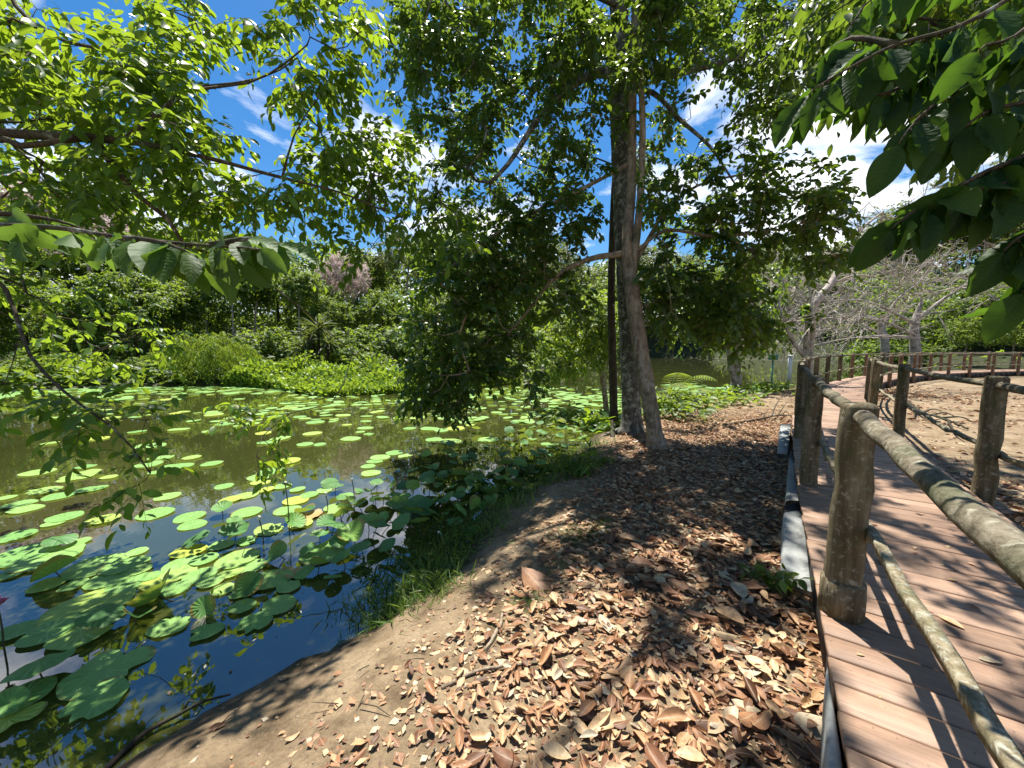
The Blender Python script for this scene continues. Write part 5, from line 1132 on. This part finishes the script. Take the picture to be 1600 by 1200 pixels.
# ================================================================== low green plants on the bank
T_GRASS = [leaf_template(3, .07, .3, .5, .35), leaf_template(3, .05, .3, .25, .3), leaf_template(3, .09, .3, .75, .4)]
def grass(spots, name, label, mat):
    mb = MB()
    for (px, py, rx, ry, n, sz) in spots:
        c = at_z(px, py, -.12); s = np.linalg.norm(c - CAM) / F
        X = c[0] + rng.normal(size=n) * rx * s; Y = c[1] + rng.normal(size=n) * ry * s * 2.4; Z_ = np.maximum(ground_z(X, Y), ZW - .05)
        D = nrm(rand_dir(n) * [1, 1, .3] + [0, 0, .95])
        for t in range(3): put_leaves(mb, T_GRASS[t], np.stack([X, Y, Z_], 1)[t::3], D[t::3], rand_dir(n)[t::3] + [0, 0, .4], sz * rng.uniform(.5, 1.2, n)[t::3])
    return tag(mb.build(name, MAT[mat]), label, kind='stuff')
leaf_mat('grass_blade', [(0, (.045, .10, .016)), (.7, (.085, .165, .028)), (1, (.22, .21, .07))], trans=(.32, .48, .05), tmix=.35, rough=.5, big=3)
grass([(650, 870, 26, 14, 650, .17), (690, 840, 20, 14, 420, .17), (610, 900, 26, 12, 500, .15), (560, 905, 18, 8, 250, .14), (660, 905, 26, 9, 380, .11), (745, 800, 28, 14, 500, .15), (790, 770, 24, 12, 420, .15), (830, 735, 24, 14, 420, .15), (880, 705, 24, 10, 360, .16), (920, 690, 20, 8, 300, .16), (580, 930, 20, 6, 160, .1)], 'grass', 'narrow bladed grass along the wet edge of the bank', 'grass_blade')
grass([(905, 855, 22, 6, 500, .06), (830, 960, 16, 5, 300, .05), (935, 835, 14, 5, 260, .06), (880, 905, 22, 7, 260, .05), (800, 1000, 14, 5, 120, .03), (1010, 645, 20, 4, 140, .08), (1100, 640, 30, 3, 240, .1), (1080, 660, 30, 3, 160, .07)], 'grass', 'short sparse grass sprouting through the sandy path', 'grass_blade')
def herb(name, label, px, py, z, stems, h, size, mat, tms, r=.25, n_lf=9, droop=.35, cat='plant', n_tw=1):
    c = at_z(px, py, z); c[2] = max(gz(c[0], c[1]), ZW - .1); root = empty(name, c, label, cat); mw, ml = MB(), MB()
    B = c + rng.normal(size=(stems, 3)) * [r * .5, r * .5, 0]; D = nrm(rand_dir(stems) * [.6, .6, .1] + [0, 0, 1])
    twigs_and_leaves(ml, ml, tms, B, D, n_tw, h, n_lf, size, droop, .25, .004, start=.25)
    ml.build('foliage', MAT[mat], root); return root
T_LANCE = [leaf_template(3, .2, .3, .4, .4), leaf_template(3, .16, .3, .6, .4)]
herb('bank_herb', 'tuft of bright lance leaved stems in front of the grey trunk', 905, 722, 0, 24, .6, .2, 'bright_leaf', T_LANCE, .34, 10)
herb('bank_herb', 'leafy green stems at the waterline left of the dark trunk', 935, 668, -.3, 26, .7, .22, 'bright_leaf', T_MID, .5, 9)
herb('bank_herb', 'pale leaved stems rising among the lotus left of the tall trunks', 880, 655, -.35, 22, .75, .2, 'lime_leaf', T_MID, .7, 8)
herb('bank_herb', 'small weed sprouting at the foot of the widest white kerb block', 1205, 918, 0, 9, .26, .085, 'bright_leaf', T_MID, .12, 7)
herb('bank_herb', 'tiny weed beside the collared railing post', 1262, 905, 0, 6, .16, .06, 'bright_leaf', T_MID, .08, 6)
herb('bank_herb', 'dark leafy weeds at the wet edge below the lotus bed', 600, 880, -.3, 22, .30, .10, 'bright_leaf', T_LANCE, .36, 9)
herb('bank_herb', 'leafy weeds in the grass right of the lotus bed', 680, 850, -.25, 20, .34, .11, 'bright_leaf', T_LANCE, .34, 9)
herb('bank_herb', 'leafy weeds on the shaded waterline halfway between the grassy bank and the trees', 770, 775, -.3, 18, .26, .12, 'bright_leaf', T_MID, .45, 9)
herb('bank_herb', 'leafy weeds on the shaded waterline next to the lance leaved tuft', 850, 735, -.3, 18, .30, .13, 'bright_leaf', T_MID, .5, 9)
herb('bank_herb', 'dense low weeds where the shaded lotus bed meets the grass', 715, 815, -.3, 18, .24, .11, 'bright_leaf', T_LANCE, .42, 9)
herb('shrub', 'dark glossy bush right behind the leaning trunk', 1045, 650, 0, 34, 1.0, .2, 'wood_leaf', T_MID, .8, 10, cat='shrub')
herb('shrub', 'bright bush on the waterline left of the pale trunk', 1105, 632, -.1, 30, .55, .19, 'lime_leaf', T_MID, 1.3, 10, cat='shrub')
herb('shrub', 'bright low bush against the foot of the pale trunk', 1130, 626, -.1, 24, .6, .18, 'bright_leaf', T_MID, 1.0, 10, cat='shrub')
herb('shrub', 'yellowish broad leaved plant between palm and bright bush', 1068, 640, -.1, 14, .8, .3, 'lime_leaf', T_OVAL, .5, 6, cat='shrub')
herb('shrub', 'leafy bush at the waterline right of the pale trunk', 1185, 616, -.1, 24, .6, .2, 'bright_leaf', T_MID, 1.0, 9, cat='shrub')
herb('shrub', 'leafy bush at the waterline beside the green marker', 1215, 613, -.1, 20, .5, .18, 'lime_leaf', T_MID, .8, 9, cat='shrub')

# ================================================================== dead wood, markers
def stick(name, label, pts, r, forks=(), mat='twig_bark', cat='dead branch'):
    pts = [np.asarray(p, float) for p in pts]; root = empty(name, pts[0], label, cat); mb = MB(); P = spline(pts, step=.05); P[1:-1] += rng.normal(size=P[1:-1].shape) * r[0] * .25
    tube(mb, P, np.linspace(r[0], r[1], len(P)), 8, .08); mb.build('limb', MAT[mat], root)
    if forks:
        mb = MB()
        for f in forks: Q = spline(f, step=.05); tube(mb, Q, np.linspace(r[0] * .6, r[1] * .5, len(Q)), 6, .06)
        mb.build('twig', MAT[mat], root)
gzz = lambda px, py, dz=.02: (lambda c: np.array([c[0], c[1], max(gz(c[0], c[1]), ZW) + dz]))(at_z(px, py, -.3))
gz0 = lambda px, py, dz=.02: (lambda c: np.array([c[0], c[1], max(gz(c[0], c[1]), ZW) + dz]))(at_z(px, py, 0))
stick('dead_branch', 'black wet branch lying along the waterline at the bottom', [gzz(160, 1195, .0), gzz(215, 1145), gzz(262, 1120, .03), gzz(310, 1100, .05), gzz(360, 1085, .03)], (.016, .006), [[gzz(285, 1108, .03), gzz(298, 1098, .07), gzz(318, 1102, .02)]], 'dark_bark')
stick('tree_root', 'bare root crossing the sand at the edge of the leaf litter', [gz0(690, 1065, .005), gz0(740, 1045, .012), gz0(790, 1040, .016), gz0(850, 1036, .006)], (.012, .006), (), 'pale_bark', 'root')
stick('tree_root', 'short root rising from the sandy path above the sparse grass', [gz0(757, 1010, .0), gz0(780, 975, .014), gz0(786, 940, .012), gz0(790, 930, .0)], (.014, .006), (), 'pale_bark', 'root')
stick('dead_branch', 'forked dry twig on the ground beside the dark railing posts', [gz0(1130, 664), gz0(1180, 658, .05), gz0(1215, 655, .12), gz0(1236, 662, .2)], (.03, .012), [[gz0(1205, 656, .1), gz0(1212, 648, .3), gz0(1222, 640, .42)], [gz0(1215, 655, .12), gz0(1228, 645, .3)], [gz0(1190, 657, .05), gz0(1200, 650, .2)]])
stick('dead_branch', 'tangled dark fallen branch on the clearing behind the right railing', [gz0(1415, 632, .1), gz0(1440, 652, .14), gz0(1475, 662, .12), gz0(1512, 672, .05)], (.045, .02),
      [[gz0(1440, 652, .12), gz0(1455, 646, .13), gz0(1472, 645, .06)], [gz0(1455, 655, .12), gz0(1475, 651, .12), gz0(1490, 652, .05)], [gz0(1470, 660, .12), gz0(1500, 658, .12), gz0(1522, 661, .04)], [gz0(1430, 645, .12), gz0(1428, 654, .05)], [gz0(1480, 662, .1), gz0(1490, 680, .1), gz0(1505, 690, .05)]], 'dark_bark')
stick('tree_stump', 'short broken stump at the waterline beside the dark trunk', [gz0(958, 672, -.05), gz0(957, 665, .15), gz0(956, 662, .3)], (.06, .03), (), 'dark_bark', 'stump')
plain('green_paint', (.05, .16, .13), .5, .2); plain('white_paint', (.62, .63, .62), .6, .15)
P = at_y(1206, 590, 22); root = empty('marker_post', (P[0], P[1], ZW), 'small green marker box on a thin post standing in the water', 'marker'); mb = MB()
tube(mb, [(P[0], P[1], ZW - .6), (P[0], P[1], 1.0)], .045, 8); mb.build('post', MAT['green_paint'], root, smooth=False)
mb = MB(); hw = .22; prism(mb, [(P[0] - hw, P[1] - .1), (P[0] + hw, P[1] - .1), (P[0] + hw, P[1] + .1), (P[0] - hw, P[1] + .1)], 1.02, 1.28); prism(mb, [(P[0] - hw - .04, P[1] - .14), (P[0] + hw + .04, P[1] - .14), (P[0] + hw + .04, P[1] + .14), (P[0] - hw - .04, P[1] + .14)], 1.283, 1.32); mb.build('box', MAT['green_paint'], root, smooth=False)
P = at_y(1233, 590, 25); root = empty('mooring_post', (P[0], P[1], ZW), 'white round post standing in the water beside the green marker', 'post'); mb = MB()
tube(mb, [(P[0], P[1], ZW - .8), (P[0], P[1], .6), (P[0], P[1], 1.15)], [.12, .12, .115], 12); mb.build('shaft', MAT['white_paint'], root); mb = MB(); tube(mb, [(P[0], P[1], 1.15), (P[0], P[1], 1.2), (P[0], P[1], 1.25)], [.14, .14, .05], 12); mb.build('cap', MAT['white_paint'], root)
